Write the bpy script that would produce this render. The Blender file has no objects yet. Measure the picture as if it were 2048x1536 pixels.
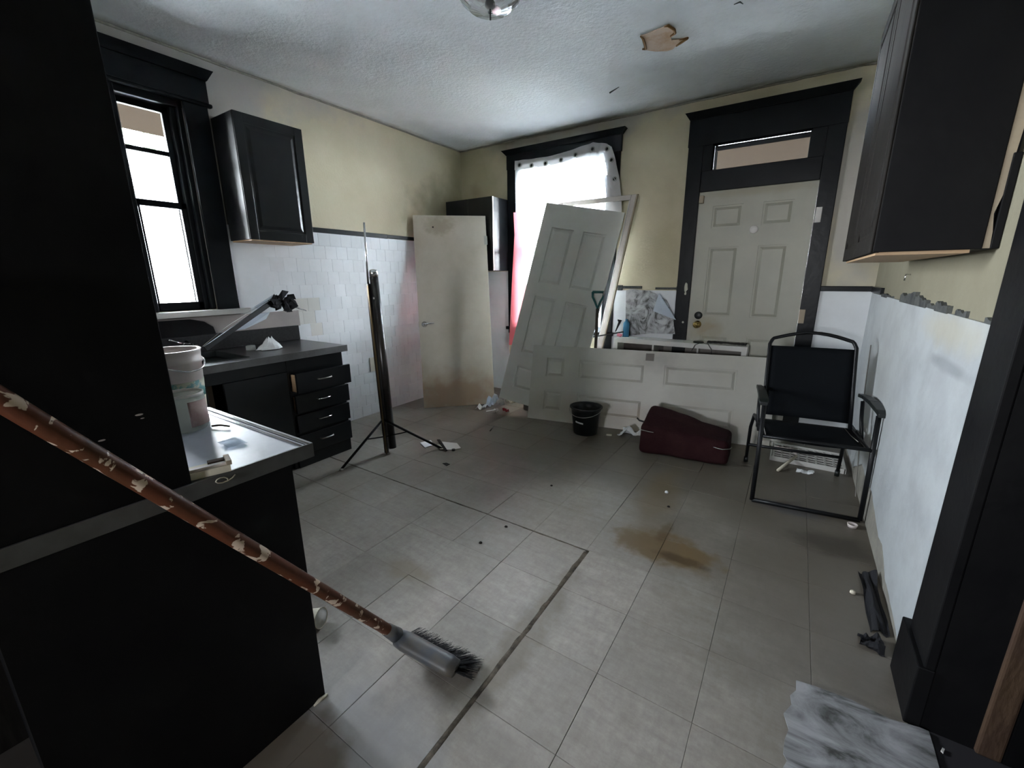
import bpy, bmesh, math, random
from mathutils import Matrix, Vector, noise
random.seed(7)
D = bpy.data
SC = bpy.context.scene
COL = SC.collection
PI = math.pi

# ------------------------------------------------------------------ camera
FPX, YAW, PITCH, ROLL, CAMZ = 847.07, .583858, .245862, -.008064, 1.33
def cam_basis():
    f = Vector((-math.sin(YAW)*math.cos(PITCH), math.cos(YAW)*math.cos(PITCH), -math.sin(PITCH)))
    r = Vector((math.cos(YAW), math.sin(YAW), 0)); u = r.cross(f)
    cr, sr = math.cos(ROLL), math.sin(ROLL)
    return r*cr+u*sr, u*cr-r*sr, f
CR, CU, CF = cam_basis()
cam = D.cameras.new('camera'); co = D.objects.new('camera', cam); COL.objects.link(co)
cam.sensor_width = 36; cam.lens = FPX/2048*36; cam.clip_start = .02; cam.clip_end = 200
m = Matrix((( CR.x, CU.x, -CF.x, 0), (CR.y, CU.y, -CF.y, 0), (CR.z, CU.z, -CF.z, CAMZ), (0,0,0,1)))
co.matrix_world = m
SC.camera = co
def at(px, py, ax, val):
    """the point of the plane axis=val that stands at that place of the photograph"""
    d = CF*FPX + CR*(px-1024) + CU*(768-py)
    o = Vector((0, 0, CAMZ)); return o + d*((val-o[ax])/d[ax])

# ------------------------------------------------------------------ world, light, exposure
W = D.worlds.new('world'); SC.world = W; W.use_nodes = True
nt = W.node_tree; nt.nodes.clear()
out = nt.nodes.new('ShaderNodeOutputWorld'); bg = nt.nodes.new('ShaderNodeBackground')
tc = nt.nodes.new('ShaderNodeTexCoord'); sep = nt.nodes.new('ShaderNodeSeparateXYZ'); ramp = nt.nodes.new('ShaderNodeValToRGB')
nt.links.new(tc.outputs['Generated'], sep.inputs[0]); nt.links.new(sep.outputs[2], ramp.inputs[0])
ramp.color_ramp.elements[0].position = 0.0; ramp.color_ramp.elements[0].color = (.94, .96, 1, 1)
ramp.color_ramp.elements[1].position = 1.0; ramp.color_ramp.elements[1].color = (.72, .82, 1, 1)
nt.links.new(ramp.outputs[0], bg.inputs[0]); nt.links.new(bg.outputs[0], out.inputs[0])
bg.inputs[1].default_value = 10.0
def portal(name, loc, rot, sx, sy):
    l = D.lights.new(name, 'AREA'); l.shape = 'RECTANGLE'; l.size = sx; l.size_y = sy
    l.cycles.is_portal = True
    o = D.objects.new(name, l); COL.objects.link(o); o.location = loc; o.rotation_euler = rot
portal('left_window_daylight', (-3.64, .92, 1.78), (0, -PI/2, 0), 1.36, 1.02)
portal('back_window_daylight', (-2.15, 4.37, 1.62), (-PI/2, 0, 0), 1.1, 1.72)
portal('added_front_window_daylight', (-.675, -4.34, 1.565), (PI/2, 0, 0), .55, .53)  # portal of the unseen window added behind the camera as fill
SC.view_settings.view_transform = 'Standard'; SC.view_settings.look = 'None'
SC.view_settings.gamma = 1; SC.view_settings.use_curve_mapping = False
SC.view_settings.exposure = 3.75
SC.cycles.use_denoising = True
SC.cycles.max_bounces = 10; SC.cycles.diffuse_bounces = 6; SC.cycles.glossy_bounces = 4
SC.cycles.transparent_max_bounces = 12; SC.cycles.caustics_reflective = False; SC.cycles.caustics_refractive = False
SC.cycles.sample_clamp_indirect = 6

# ------------------------------------------------------------------ materials
MATS = {}
def mat(name, col, rough=.6, metal=0, noise_amt=0, col2=None, scale=6, bump=0, bscale=40, spec=.5, alpha=1, trans=0, rnd=0, detail=6, lo=.35, hi=.65, coat=0, stretch=None):
    M = D.materials.new(name); M.use_nodes = True; t = M.node_tree; p = t.nodes['Principled BSDF']
    p.inputs['Base Color'].default_value = (*col, 1); p.inputs['Roughness'].default_value = rough
    p.inputs['Metallic'].default_value = metal; p.inputs['Specular IOR Level'].default_value = spec
    if coat: p.inputs['Coat Weight'].default_value = coat; p.inputs['Coat Roughness'].default_value = .15
    geo = t.nodes.new('ShaderNodeNewGeometry'); src = geo.outputs['Position']
    if stretch:
        mp = t.nodes.new('ShaderNodeMapping'); mp.inputs['Scale'].default_value = stretch
        t.links.new(src, mp.inputs[0]); src = mp.outputs[0]
    if col2 is not None:
        n = t.nodes.new('ShaderNodeTexNoise'); n.inputs['Scale'].default_value = scale; n.inputs['Detail'].default_value = detail
        n.inputs['Roughness'].default_value = .65
        t.links.new(src, n.inputs['Vector'])
        r = t.nodes.new('ShaderNodeValToRGB'); r.color_ramp.elements[0].position = lo; r.color_ramp.elements[1].position = hi
        r.color_ramp.elements[0].color = (*col, 1); r.color_ramp.elements[1].color = (*col2, 1)
        t.links.new(n.outputs[0], r.inputs[0]); last = r.outputs[0]
    else:
        rgb = t.nodes.new('ShaderNodeRGB'); rgb.outputs[0].default_value = (*col, 1); last = rgb.outputs[0]
    if rnd:
        oi = t.nodes.new('ShaderNodeObjectInfo'); mr = t.nodes.new('ShaderNodeMapRange')
        mr.inputs[3].default_value = 1-rnd; mr.inputs[4].default_value = 1+rnd*.6
        t.links.new(oi.outputs['Random'], mr.inputs[0])
        mx = t.nodes.new('ShaderNodeVectorMath'); mx.operation = 'SCALE'
        t.links.new(last, mx.inputs[0]); t.links.new(mr.outputs[0], mx.inputs['Scale']); last = mx.outputs[0]
    t.links.new(last, p.inputs['Base Color'])
    if bump:
        n2 = t.nodes.new('ShaderNodeTexNoise'); n2.inputs['Scale'].default_value = bscale; n2.inputs['Detail'].default_value = 4
        t.links.new(src, n2.inputs['Vector'])
        b = t.nodes.new('ShaderNodeBump'); b.inputs['Strength'].default_value = bump; b.inputs['Distance'].default_value = .01
        t.links.new(n2.outputs[0], b.inputs['Height']); t.links.new(b.outputs[0], p.inputs['Normal'])
    if alpha < 1: p.inputs['Alpha'].default_value = alpha
    if trans: p.inputs['Transmission Weight'].default_value = trans
    M['last'] = 0; MATS[name] = (M, last)
    return M
def overlay(M, lastname, masks):
    """further colours over a material, each where a noise within a box of the place (in metres) is high: stains, primer, dirt, painted shade"""
    t = M.node_tree; p = t.nodes['Principled BSDF']; last = MATS[lastname][1]
    geo = t.nodes.new('ShaderNodeNewGeometry')
    for (c, r, col, amt, nsc, soft) in masks:
        sub = t.nodes.new('ShaderNodeVectorMath'); sub.operation = 'SUBTRACT'; sub.inputs[1].default_value = c
        t.links.new(geo.outputs['Position'], sub.inputs[0])
        dv = t.nodes.new('ShaderNodeVectorMath'); dv.operation = 'DIVIDE'; dv.inputs[1].default_value = r
        t.links.new(sub.outputs[0], dv.inputs[0])
        ln = t.nodes.new('ShaderNodeVectorMath'); ln.operation = 'LENGTH'; t.links.new(dv.outputs[0], ln.inputs[0])
        n = t.nodes.new('ShaderNodeTexNoise'); n.inputs['Scale'].default_value = nsc; n.inputs['Detail'].default_value = 5
        t.links.new(geo.outputs['Position'], n.inputs['Vector'])
        ad = t.nodes.new('ShaderNodeMath'); ad.operation = 'MULTIPLY_ADD'; ad.inputs[1].default_value = 1.6; ad.inputs[2].default_value = -.8
        t.links.new(n.outputs[0], ad.inputs[0])
        sm = t.nodes.new('ShaderNodeMath'); sm.operation = 'ADD'
        t.links.new(ln.outputs['Value'], sm.inputs[0]); t.links.new(ad.outputs[0], sm.inputs[1])
        mr = t.nodes.new('ShaderNodeMapRange'); mr.inputs[1].default_value = 1+soft; mr.inputs[2].default_value = 1-soft
        mr.inputs[3].default_value = 0; mr.inputs[4].default_value = amt
        t.links.new(sm.outputs[0], mr.inputs[0])
        mx = t.nodes.new('ShaderNodeMix'); mx.data_type = 'RGBA'
        t.links.new(mr.outputs[0], mx.inputs[0]); t.links.new(last, mx.inputs[6]); mx.inputs[7].default_value = (*col, 1)
        last = mx.outputs[2]
    t.links.new(last, p.inputs['Base Color'])

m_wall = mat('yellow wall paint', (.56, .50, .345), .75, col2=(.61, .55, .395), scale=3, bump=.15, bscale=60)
m_wallr = mat('shaded yellow wall paint', (.23, .21, .15), .75, col2=(.27, .25, .18), scale=3, bump=.15, bscale=60)  # same yellow paint, the right wall's dimmer light put into the colour
GREY = (.42, .40, .37)
overlay(m_wall, 'yellow wall paint', [
    ((-3.45, 1.45, 2.2), (.3, .50, 1.0), GREY, .9, 4, .25), ((-3.45, .6, 2.7), (.3, 1.9, .17), GREY, .9, 4, .3),
    ((-2.1, 4.17, 2.72), (.95, .3, .13), GREY, .8, 4, .3), ((.33, 4.17, 1.9), (.22, .3, .75), GREY, .9, 4, .3),
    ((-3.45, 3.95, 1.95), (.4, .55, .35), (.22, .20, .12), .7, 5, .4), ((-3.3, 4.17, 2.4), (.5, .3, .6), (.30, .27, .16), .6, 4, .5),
    ((-1.05, 4.17, 1.5), (.16, .3, .5), (.36, .31, .19), .5, 4, .5), ((.48, 2.4, 1.33), (.3, .35, .09), (.30, .28, .18), .6, 6, .4)])
m_ceil = mat('textured ceiling paint', (.68, .71, .725), .85, col2=(.61, .64, .65), scale=5, bump=.5, bscale=45)
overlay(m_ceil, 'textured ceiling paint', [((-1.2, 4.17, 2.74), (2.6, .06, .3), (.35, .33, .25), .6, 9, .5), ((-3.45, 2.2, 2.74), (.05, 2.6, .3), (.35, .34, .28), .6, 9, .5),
    ((-2.2, 3.0, 2.74), (.8, .7, .3), (.58, .60, .54), .5, 2, .6)])
m_white = mat('white painted tile', (.70, .72, .74), .35, col2=(.64, .66, .67), scale=4, rnd=.05)
m_grout = mat('painted grout', (.60, .61, .61), .7)
m_beigetile = mat('beige painted tile', (.60, .59, .55), .4, rnd=.05)
m_panelwall = mat('smudged white wainscot', (.50, .53, .545), .45, col2=(.37, .39, .405), scale=5, detail=8, lo=.42, hi=.75, bump=.25, bscale=14)
overlay(m_panelwall, 'smudged white wainscot', [((.47, 2.0, 1.02), (.2, .20, .022), (.25, .27, .29), .7, 7, .4), ((.47, 2.05, .88), (.2, .1, .16), (.42, .44, .46), .5, 9, .5),
    ((.47, 2.1, 1.14), (.2, .35, .06), (.50, .46, .33), .5, 9, .5), ((.47, 3.2, .6), (.2, .5, .5), (.50, .51, .49), .5, 3, .6)])
m_plaster = mat('bare grey plaster', (.24, .23, .20), .9, col2=(.34, .32, .27), scale=9, bump=.6, bscale=25)
m_black = mat('black semi-gloss paint', (.005, .006, .007), .38, spec=.3, col2=(.008, .009, .010), scale=5, bump=.08, bscale=25)
m_black2 = mat('black gloss casing paint', (.004, .005, .0065), .34, spec=.18, col2=(.007, .0085, .010), scale=5, bump=.1, bscale=20)
m_cab = mat('black cabinet lacquer', (.005, .006, .007), .30, spec=.4, col2=(.008, .009, .010), scale=8, bump=.05, bscale=30)
m_dull = mat('dull black paint', (.003, .003, .004), .55, col2=(.007, .007, .0075), scale=3, bump=.1, bscale=30, spec=.15)
m_brownblack = mat('worn black brown stain', (.010, .009, .008), .7, spec=.1, col2=(.024, .021, .019), scale=3, stretch=(14, 14, 1.2))
m_lam = mat('dark speckled laminate', (.014, .0135, .014), .28, col2=(.030, .029, .030), scale=60, lo=.4, hi=.7, bump=.05, bscale=5)
m_lamedge = mat('worn laminate edge', (.055, .053, .05), .45, col2=(.13, .13, .13), scale=4, detail=9)
m_lamwet = mat('dusty laminate top', (.36, .38, .43), .42, col2=(.44, .46, .51), scale=7, detail=9, bump=.10, bscale=22)
m_floor = mat('grimy vinyl tile', (.45, .415, .37), .42, col2=(.34, .31, .275), scale=3.2, rnd=.10, detail=10, lo=.3, hi=.8, bump=.12, bscale=7)
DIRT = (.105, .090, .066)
def streaks(M, key, amt=.5):
    t = M.node_tree; last = MATS[key][1]; geo = t.nodes.new('ShaderNodeNewGeometry'); prev = last
    for sc, st, lo, hi, a in (((1, 3.2, 1), 9, .38, .72, amt), ((2.6, 1, 1), 14, .42, .70, amt*.7), ((1, 1, 1), 70, .45, .75, amt*.5)):
        mp = t.nodes.new('ShaderNodeMapping'); mp.inputs['Scale'].default_value = sc; mp.inputs['Rotation'].default_value = (0, 0, .35)
        n = t.nodes.new('ShaderNodeTexNoise'); n.inputs['Scale'].default_value = st; n.inputs['Detail'].default_value = 9; n.inputs['Roughness'].default_value = .7
        mr = t.nodes.new('ShaderNodeMapRange'); mr.inputs[1].default_value = lo; mr.inputs[2].default_value = hi; mr.inputs[3].default_value = 0; mr.inputs[4].default_value = a
        mx = t.nodes.new('ShaderNodeMix'); mx.data_type = 'RGBA'; mx.inputs[7].default_value = (.20, .175, .145, 1)
        t.links.new(geo.outputs['Position'], mp.inputs[0]); t.links.new(mp.outputs[0], n.inputs['Vector']); t.links.new(n.outputs[0], mr.inputs[0])
        t.links.new(mr.outputs[0], mx.inputs[0]); t.links.new(prev, mx.inputs[6]); prev = mx.outputs[2]
    MATS[key] = (M, prev)
streaks(m_floor, 'grimy vinyl tile', .5)
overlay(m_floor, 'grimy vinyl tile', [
    ((-1.6, 3.6, 0), (2.4, 1.7, 1), DIRT, .85, 1.6, .35), ((-2.6, 1.6, 0), (.6, 1.0, 1), DIRT, .5, 2.2, .4), ((.2, 3.2, 0), (.6, 1.5, 1), DIRT, .75, 2, .4),
    ((.35, 2.1, 0), (.40, .9, 1), (.13, .11, .085), .7, 3, .5),
    ((-.40, 1.98, 0), (.24, .13, 1), (.14, .088, .035), .9, 11, .2), ((-.30, 1.93, 0), (.12, .03, 1), (.06, .035, .012), .8, 16, .3), ((-.43, 2.12, 0), (.03, .10, 1), (.09, .055, .02), .7, 16, .3), ((-.56, 2.45, 0), (.10, .42, 1), (.15, .11, .055), .55, 6, .4),
    ((.34, 2.47, 0), (.2, .10, 1), (.05, .04, .03), .7, 9, .4), ((.1, 2.75, 0), (.16, .06, 1), (.06, .065, .08), .5, 9, .4),
    ((-1.36, 1.16, 0), (.14, .06, 1), (.24, .19, .13), .6, 9, .4), ((-.70, 1.15, 0), (.07, .40, 1), (.16, .13, .09), .6, 10, .4),
    ((-.93, .55, 0), (.25, .18, 1), (.20, .20, .21), .6, 9, .5), ((-1.02, .20, 0), (.25, .31, 1), (.13, .105, .08), .95, 5, .15), ((-1.5, -.15, 0), (.6, .4, 1), (.05, .042, .038), .95, 3, .2)])  # last two patches: brown tone plus the peninsula's shade put into the colour
m_sub = mat('brown subfloor and crack filler', (.07, .055, .035), .9, col2=(.15, .12, .085), scale=14, bump=.6, bscale=30)
m_crack = mat('brown crack filler', (.035, .027, .018), .9, col2=(.13, .105, .075), scale=22, bump=.6, bscale=30)
m_wood = mat('bare wood', (.42, .27, .15), .6, col2=(.52, .36, .22), scale=5, stretch=(1, 12, 12))
m_tan = mat('tan bare board', (.40, .33, .24), .65, col2=(.33, .27, .20), scale=6)
m_brownpost = mat('scraped brown wood', (.055, .032, .024), .8, spec=.2, col2=(.085, .052, .030), scale=7, bump=.4, bscale=50, stretch=(1, 1, .35))
m_cream = mat('cream door paint', (.455, .45, .375), .45, col2=(.41, .405, .34), scale=3, bump=.06, bscale=25)
overlay(m_cream, 'cream door paint', [((-.66, 4.13, .88), (.12, .1, .09), (.30, .22, .10), .6, 12, .5), ((-.4, 4.13, 2.0), (.45, .1, .03), (.38, .33, .22), .6, 14, .5),
    ((-.35, 4.13, 1.35), (.1, .1, .12), (.38, .37, .31), .5, 9, .5)])
m_offwhite = mat('grubby off-white door paint', (.57, .56, .50), .42, col2=(.51, .50, .445), scale=3, bump=.05, bscale=25)
overlay(m_offwhite, 'grubby off-white door paint', [((-.95, 3.6, .62), (.16, .3, .09), (.30, .28, .25), .6, 12, .5), ((-1.0, 3.5, .1), (1.1, .3, .14), (.40, .33, .25), .6, 5, .6)])
m_offwhite2 = mat('lightened tilted door paint', (.66, .65, .60), .42, col2=(.60, .59, .54), scale=3, bump=.05, bscale=25)  # paler than the lying door: missing fill light put into the colour
m_slab = mat('stained flush door', (.52, .48, .40), .5, col2=(.43, .39, .31), scale=3.5, detail=9, lo=.4, hi=.75)
overlay(m_slab, 'stained flush door', [((-2.9, 3.3, .12), (.5, .5, .22), (.36, .22, .13), .7, 9, .5), ((-3.0, 3.5, 1.1), (.1, .3, .5), (.40, .36, .28), .35, 9, .6),
    ((-3.2, 3.5, 1.86), (.12, .2, .09), (.30, .25, .17), .6, 20, .4)])
m_chrome = mat('chrome', (.75, .75, .76), .18, metal=1)
m_nickel = mat('dull nickel', (.42, .41, .38), .35, metal=1)
m_brass = mat('aged brass', (.50, .36, .14), .25, metal=1)
m_mouldw = mat('white sheet paint', (.60, .59, .56), .5, col2=(.55, .53, .5), scale=4)
m_shelf = mat('white melamine', (.62, .61, .58), .35)
m_shelfin = mat('dark back board', (.055, .045, .04), .6, col2=(.10, .085, .075), scale=10)
m_greyboard = mat('grey back board', (.20, .185, .165), .7)
m_frame = mat('pinkish white frame wood', (.58, .53, .49), .5, col2=(.5, .45, .41), scale=9)
m_metalblk = mat('black powder-coated tube', (.006, .0065, .0075), .38, spec=.25)
m_sling = mat('black sling mesh', (.003, .004, .0055), .8, spec=.12, bump=.3, bscale=400)
m_plasticblk = mat('black plastic', (.006, .008, .008), .42)
m_maroon = mat('dusty maroon suitcase cloth', (.020, .0035, .005), .9, spec=.2, col2=(.036, .013, .013), scale=6, bump=.3, bscale=90, lo=.45, hi=.8)
m_casing = mat('dark screen housing', (.010, .009, .009), .3, col2=(.03, .024, .02), scale=9)
m_gold = mat('brown gold stripe', (.16, .11, .05), .35, metal=.6)
m_pole = mat('red brown broom pole', (.13, .038, .018), .5, spec=.3, col2=(.085, .034, .014), scale=7, bump=.15, bscale=60)
def pole_paint():
    t = m_pole.node_tree; p = t.nodes['Principled BSDF']; last = MATS['red brown broom pole'][1]
    geo = t.nodes.new('ShaderNodeNewGeometry')
    n = t.nodes.new('ShaderNodeTexNoise'); n.inputs['Scale'].default_value = 26; n.inputs['Detail'].default_value = 4; n.inputs['Distortion'].default_value = .6
    t.links.new(geo.outputs['Position'], n.inputs['Vector'])
    r = t.nodes.new('ShaderNodeValToRGB'); r.color_ramp.elements[0].position = .565; r.color_ramp.elements[1].position = .58
    r.color_ramp.elements[0].color = (0, 0, 0, 1); r.color_ramp.elements[1].color = (1, 1, 1, 1)
    t.links.new(n.outputs[0], r.inputs[0])
    mx = t.nodes.new('ShaderNodeMix'); mx.data_type = 'RGBA'; mx.inputs[7].default_value = (.66, .52, .40, 1)
    t.links.new(r.outputs[0], mx.inputs[0]); t.links.new(last, mx.inputs[6]); t.links.new(mx.outputs[2], p.inputs['Base Color'])
pole_paint()
m_broom = mat('grey broom block', (.075, .082, .095), .45, col2=(.12, .105, .085), scale=12)
m_bristle = mat('dark bristles', (.02, .02, .022), .8)
m_whiteplast = mat('white plastic', (.72, .70, .67), .4)
m_pinkplast = mat('pale bucket plastic', (.66, .58, .55), .45, col2=(.60, .54, .51), scale=8)
m_paper = mat('white paper', (.72, .74, .74), .8)
m_paperc = mat('cream card', (.62, .57, .45), .8)
m_red = mat('red plastic', (.42, .03, .05), .4)
m_pink = mat('pink plastic', (.7, .22, .28), .4)
m_blue = mat('blue label', (.03, .17, .30), .4)
m_teal = mat('dark teal plastic', (.008, .10, .10), .45)
m_shaft = mat('dark wooden shaft', (.07, .055, .045), .5)
m_cord = mat('black rubber cord', (.012, .012, .012), .5)
m_cloth = mat('black rag', (.010, .010, .013), .9)
m_tealab = mat('teal paper label', (.10, .27, .27), .6, col2=(.42, .44, .33), scale=16, lo=.5, hi=.56)
m_labcream = mat('cream paper label', (.62, .58, .43), .6, col2=(.52, .33, .14), scale=14, lo=.56, hi=.6)
m_pinklab = mat('pinkish jar label', (.55, .43, .40), .7, col2=(.45, .30, .28), scale=22)
m_greyb = mat('greyish pink board', (.34, .30, .28), .7, col2=(.28, .25, .24), scale=5)
m_matte = mat('matte black lining', (.002, .002, .002), 1, spec=0)
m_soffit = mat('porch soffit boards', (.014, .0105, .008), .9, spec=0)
m_ext = mat('pale siding', (.72, .73, .74), .8)
m_extdark = mat('siding grey', (.35, .38, .41), .8)
m_ground = mat('outdoor ground', (.32, .32, .30), .95, col2=(.38, .38, .36), scale=2)
m_leaf = mat('leaves', (.12, .24, .10), .8, col2=(.25, .40, .18), scale=6)
m_tear = mat('bare brown ceiling paper', (.55, .42, .32), .9, col2=(.40, .24, .12), scale=9, lo=.45, hi=.7)
m_tearedge = mat('stained torn edge', (.22, .12, .04), .9)
m_char = mat('charcoal broken rail', (.030, .034, .038), .7, col2=(.10, .105, .10), scale=12, bump=.5, bscale=40)
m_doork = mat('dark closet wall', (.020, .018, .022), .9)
m_switch = mat('ivory switch plate', (.50, .47, .38), .4)
m_dome = mat('faceted clear glass shade', (.9, .9, .88), .08, trans=.9)
m_dome.node_tree.nodes['Principled BSDF'].inputs['IOR'].default_value = 1.35

def marble_mat():
    M = D.materials.new('marble print sheet'); M.use_nodes = True; t = M.node_tree; p = t.nodes['Principled BSDF']
    geo = t.nodes.new('ShaderNodeTexCoord'); mp = t.nodes.new('ShaderNodeMapping'); mp.inputs['Scale'].default_value = (3.6, 8, 5)
    mp.inputs['Rotation'].default_value = (0, 0, .55)
    t.links.new(geo.outputs['Object'], mp.inputs[0])
    n = t.nodes.new('ShaderNodeTexNoise'); n.inputs['Scale'].default_value = 1; n.inputs['Detail'].default_value = 9; n.inputs['Distortion'].default_value = 1.5
    n.inputs['Roughness'].default_value = .62
    t.links.new(mp.outputs[0], n.inputs['Vector'])
    r = t.nodes.new('ShaderNodeValToRGB'); e = r.color_ramp.elements
    e[0].position = .37; e[0].color = (.06, .06, .055, 1); e[1].position = .60; e[1].color = (.42, .42, .435, 1)
    x = e.new(.47); x.color = (.25, .25, .255, 1)
    t.links.new(n.outputs[0], r.inputs[0]); t.links.new(r.outputs[0], p.inputs['Base Color']); p.inputs['Roughness'].default_value = .35
    return M
m_marble = marble_mat()
m_marble2 = m_marble.copy(); m_marble2.name = 'marble print sheet, blotchy'
for n_ in m_marble2.node_tree.nodes:
    if n_.type == 'MAPPING': n_.inputs['Scale'].default_value = (9, 9, 7)
    if n_.type == 'VALTORGB': n_.color_ramp.elements[0].color = (.035, .035, .03, 1)
def sheer(name, col, transp, transl, diff):
    M = D.materials.new(name); M.use_nodes = True; t = M.node_tree; t.nodes.clear()
    o = t.nodes.new('ShaderNodeOutputMaterial'); a = t.nodes.new('ShaderNodeBsdfTransparent'); b = t.nodes.new('ShaderNodeBsdfTranslucent'); d = t.nodes.new('ShaderNodeBsdfDiffuse')
    b.inputs[0].default_value = (*col, 1); d.inputs[0].default_value = (*col, 1); a.inputs[0].default_value = (*[min(1, c*1.05) for c in col], 1)
    m1 = t.nodes.new('ShaderNodeMixShader'); m1.inputs[0].default_value = diff/(diff+transl)
    t.links.new(b.outputs[0], m1.inputs[1]); t.links.new(d.outputs[0], m1.inputs[2])
    m2 = t.nodes.new('ShaderNodeMixShader'); m2.inputs[0].default_value = 1-transp
    t.links.new(a.outputs[0], m2.inputs[1]); t.links.new(m1.outputs[0], m2.inputs[2]); t.links.new(m2.outputs[0], o.inputs[0])
    return M
m_sheer = sheer('white sheer curtain cloth', (.80, .83, .85), .45, .3, .25)
m_tape = sheer('grey white curtain heading', (.62, .60, .60), .03, .25, .75)
m_salmon = sheer('salmon cloth', (.80, .20, .22), .03, .55, .45)
m_film = sheer('clear plastic film', (.82, .88, .95), .45, .15, .4)
def glassmat(name, rough, tint, g=.08):
    M = D.materials.new(name); M.use_nodes = True; t = M.node_tree; t.nodes.clear()
    o = t.nodes.new('ShaderNodeOutputMaterial'); a = t.nodes.new('ShaderNodeBsdfTransparent'); b = t.nodes.new('ShaderNodeBsdfGlossy')
    a.inputs[0].default_value = (*tint, 1); b.inputs['Roughness'].default_value = rough
    lw = t.nodes.new('ShaderNodeFresnel'); lw.inputs[0].default_value = 1.45
    x = t.nodes.new('ShaderNodeMixShader'); t.links.new(lw.outputs[0], x.inputs[0]); t.links.new(a.outputs[0], x.inputs[1]); t.links.new(b.outputs[0], x.inputs[2])
    t.links.new(x.outputs[0], o.inputs[0]); return M
m_pane = glassmat('window glass', .02, (.95, .97, .97))
m_jar = sheer('dusty jar glass', (.84, .85, .83), .66, .14, .20)

# ------------------------------------------------------------------ mesh helpers
class MB:
    def __init__(s): s.v = []; s.f = []; s.sm = []
    def add(s, vs, fs, smooth=False, M=None):
        o = len(s.v); s.v += [(M @ Vector(v)) if M else Vector(v) for v in vs]
        s.f += [tuple(o+i for i in f) for f in fs]; s.sm += [smooth]*len(fs); return s
    def box(s, a, b, M=None):
        x0, y0, z0 = a; x1, y1, z1 = b
        vs = [(x0,y0,z0),(x1,y0,z0),(x1,y1,z0),(x0,y1,z0),(x0,y0,z1),(x1,y0,z1),(x1,y1,z1),(x0,y1,z1)]
        return s.hexa(vs, M)
    def hexa(s, vs, M=None):
        return s.add(vs, [(3,2,1,0),(4,5,6,7),(0,1,5,4),(1,2,6,5),(2,3,7,6),(3,0,4,7)], False, M)
    def tube(s, pts, r, n=10, M=None, cap=True, smooth=True, up=None):
        pts = [Vector(p) for p in pts]; rs = r if isinstance(r, (list, tuple)) else [r]*len(pts)
        vs = []; fs = []
        t0 = (pts[1]-pts[0]).normalized(); ref = Vector(up) if up else (Vector((0,0,1)) if abs(t0.z) < .9 else Vector((1,0,0)))
        for i, p in enumerate(pts):
            t = ((pts[min(i+1, len(pts)-1)]-pts[max(i-1, 0)])).normalized()
            a = t.cross(ref)
            if a.length < 1e-4: a = t.cross(Vector((.3, .9, .1)))
            a.normalize(); b = a.cross(t).normalized()
            for k in range(n):
                w = 2*PI*(k+.5)/n; vs.append(p + (a*math.cos(w)+b*math.sin(w))*rs[i])
        for i in range(len(pts)-1):
            for k in range(n):
                fs.append((i*n+k, i*n+(k+1)%n, (i+1)*n+(k+1)%n, (i+1)*n+k))
        if cap: fs += [tuple(range(n))[::-1], tuple((len(pts)-1)*n+k for k in range(n))]
        return s.add(vs, fs, smooth, M)
    def lathe(s, prof, n=28, c=(0,0,0), M=None, smooth=True, capb=True, capt=False):
        vs = []; fs = []
        for r, z in prof:
            for k in range(n): vs.append((c[0]+r*math.cos(2*PI*k/n), c[1]+r*math.sin(2*PI*k/n), c[2]+z))
        for i in range(len(prof)-1):
            for k in range(n): fs.append((i*n+k, i*n+(k+1)%n, (i+1)*n+(k+1)%n, (i+1)*n+k))
        if capb: fs.append(tuple(range(n))[::-1])
        if capt: fs.append(tuple((len(prof)-1)*n+k for k in range(n)))
        return s.add(vs, fs, smooth, M)
    def prism(s, poly, d, M=None):
        """closed outline (3D points, flat) thickened along vector d"""
        n = len(poly); d = Vector(d); P = [Vector(p) for p in poly]
        vs = P + [p+d for p in P]
        fs = [tuple(range(n))[::-1], tuple(range(n, 2*n))] + [(i, (i+1)%n, n+(i+1)%n, n+i) for i in range(n)]
        return s.add(vs, fs, False, M)
    def grid(s, nu, nv, fn, smooth=True, M=None):
        vs = [fn(i/nu, j/nv) for j in range(nv+1) for i in range(nu+1)]
        fs = [(j*(nu+1)+i, j*(nu+1)+i+1, (j+1)*(nu+1)+i+1, (j+1)*(nu+1)+i) for j in range(nv) for i in range(nu)]
        return s.add(vs, fs, smooth, M)
    def frustum(s, x0, z0, x1, z1, y0, y1, ins, M=None):
        """raised field in the x-z plane: base at y0, inset face at y1"""
        vs = [(x0,y0,z0),(x1,y0,z0),(x1,y0,z1),(x0,y0,z1),(x0+ins,y1,z0+ins),(x1-ins,y1,z0+ins),(x1-ins,y1,z1-ins),(x0+ins,y1,z1-ins)]
        return s.add(vs, [(4,5,6,7),(0,1,5,4),(1,2,6,5),(2,3,7,6),(3,0,4,7),(3,2,1,0)], False, M)
MW = {}
def props(o, label=None, cat=None, group=None, kind=None):
    if label: o['label'] = label
    if cat: o['category'] = cat
    if group: o['group'] = group
    if kind: o['kind'] = kind
    return o
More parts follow.
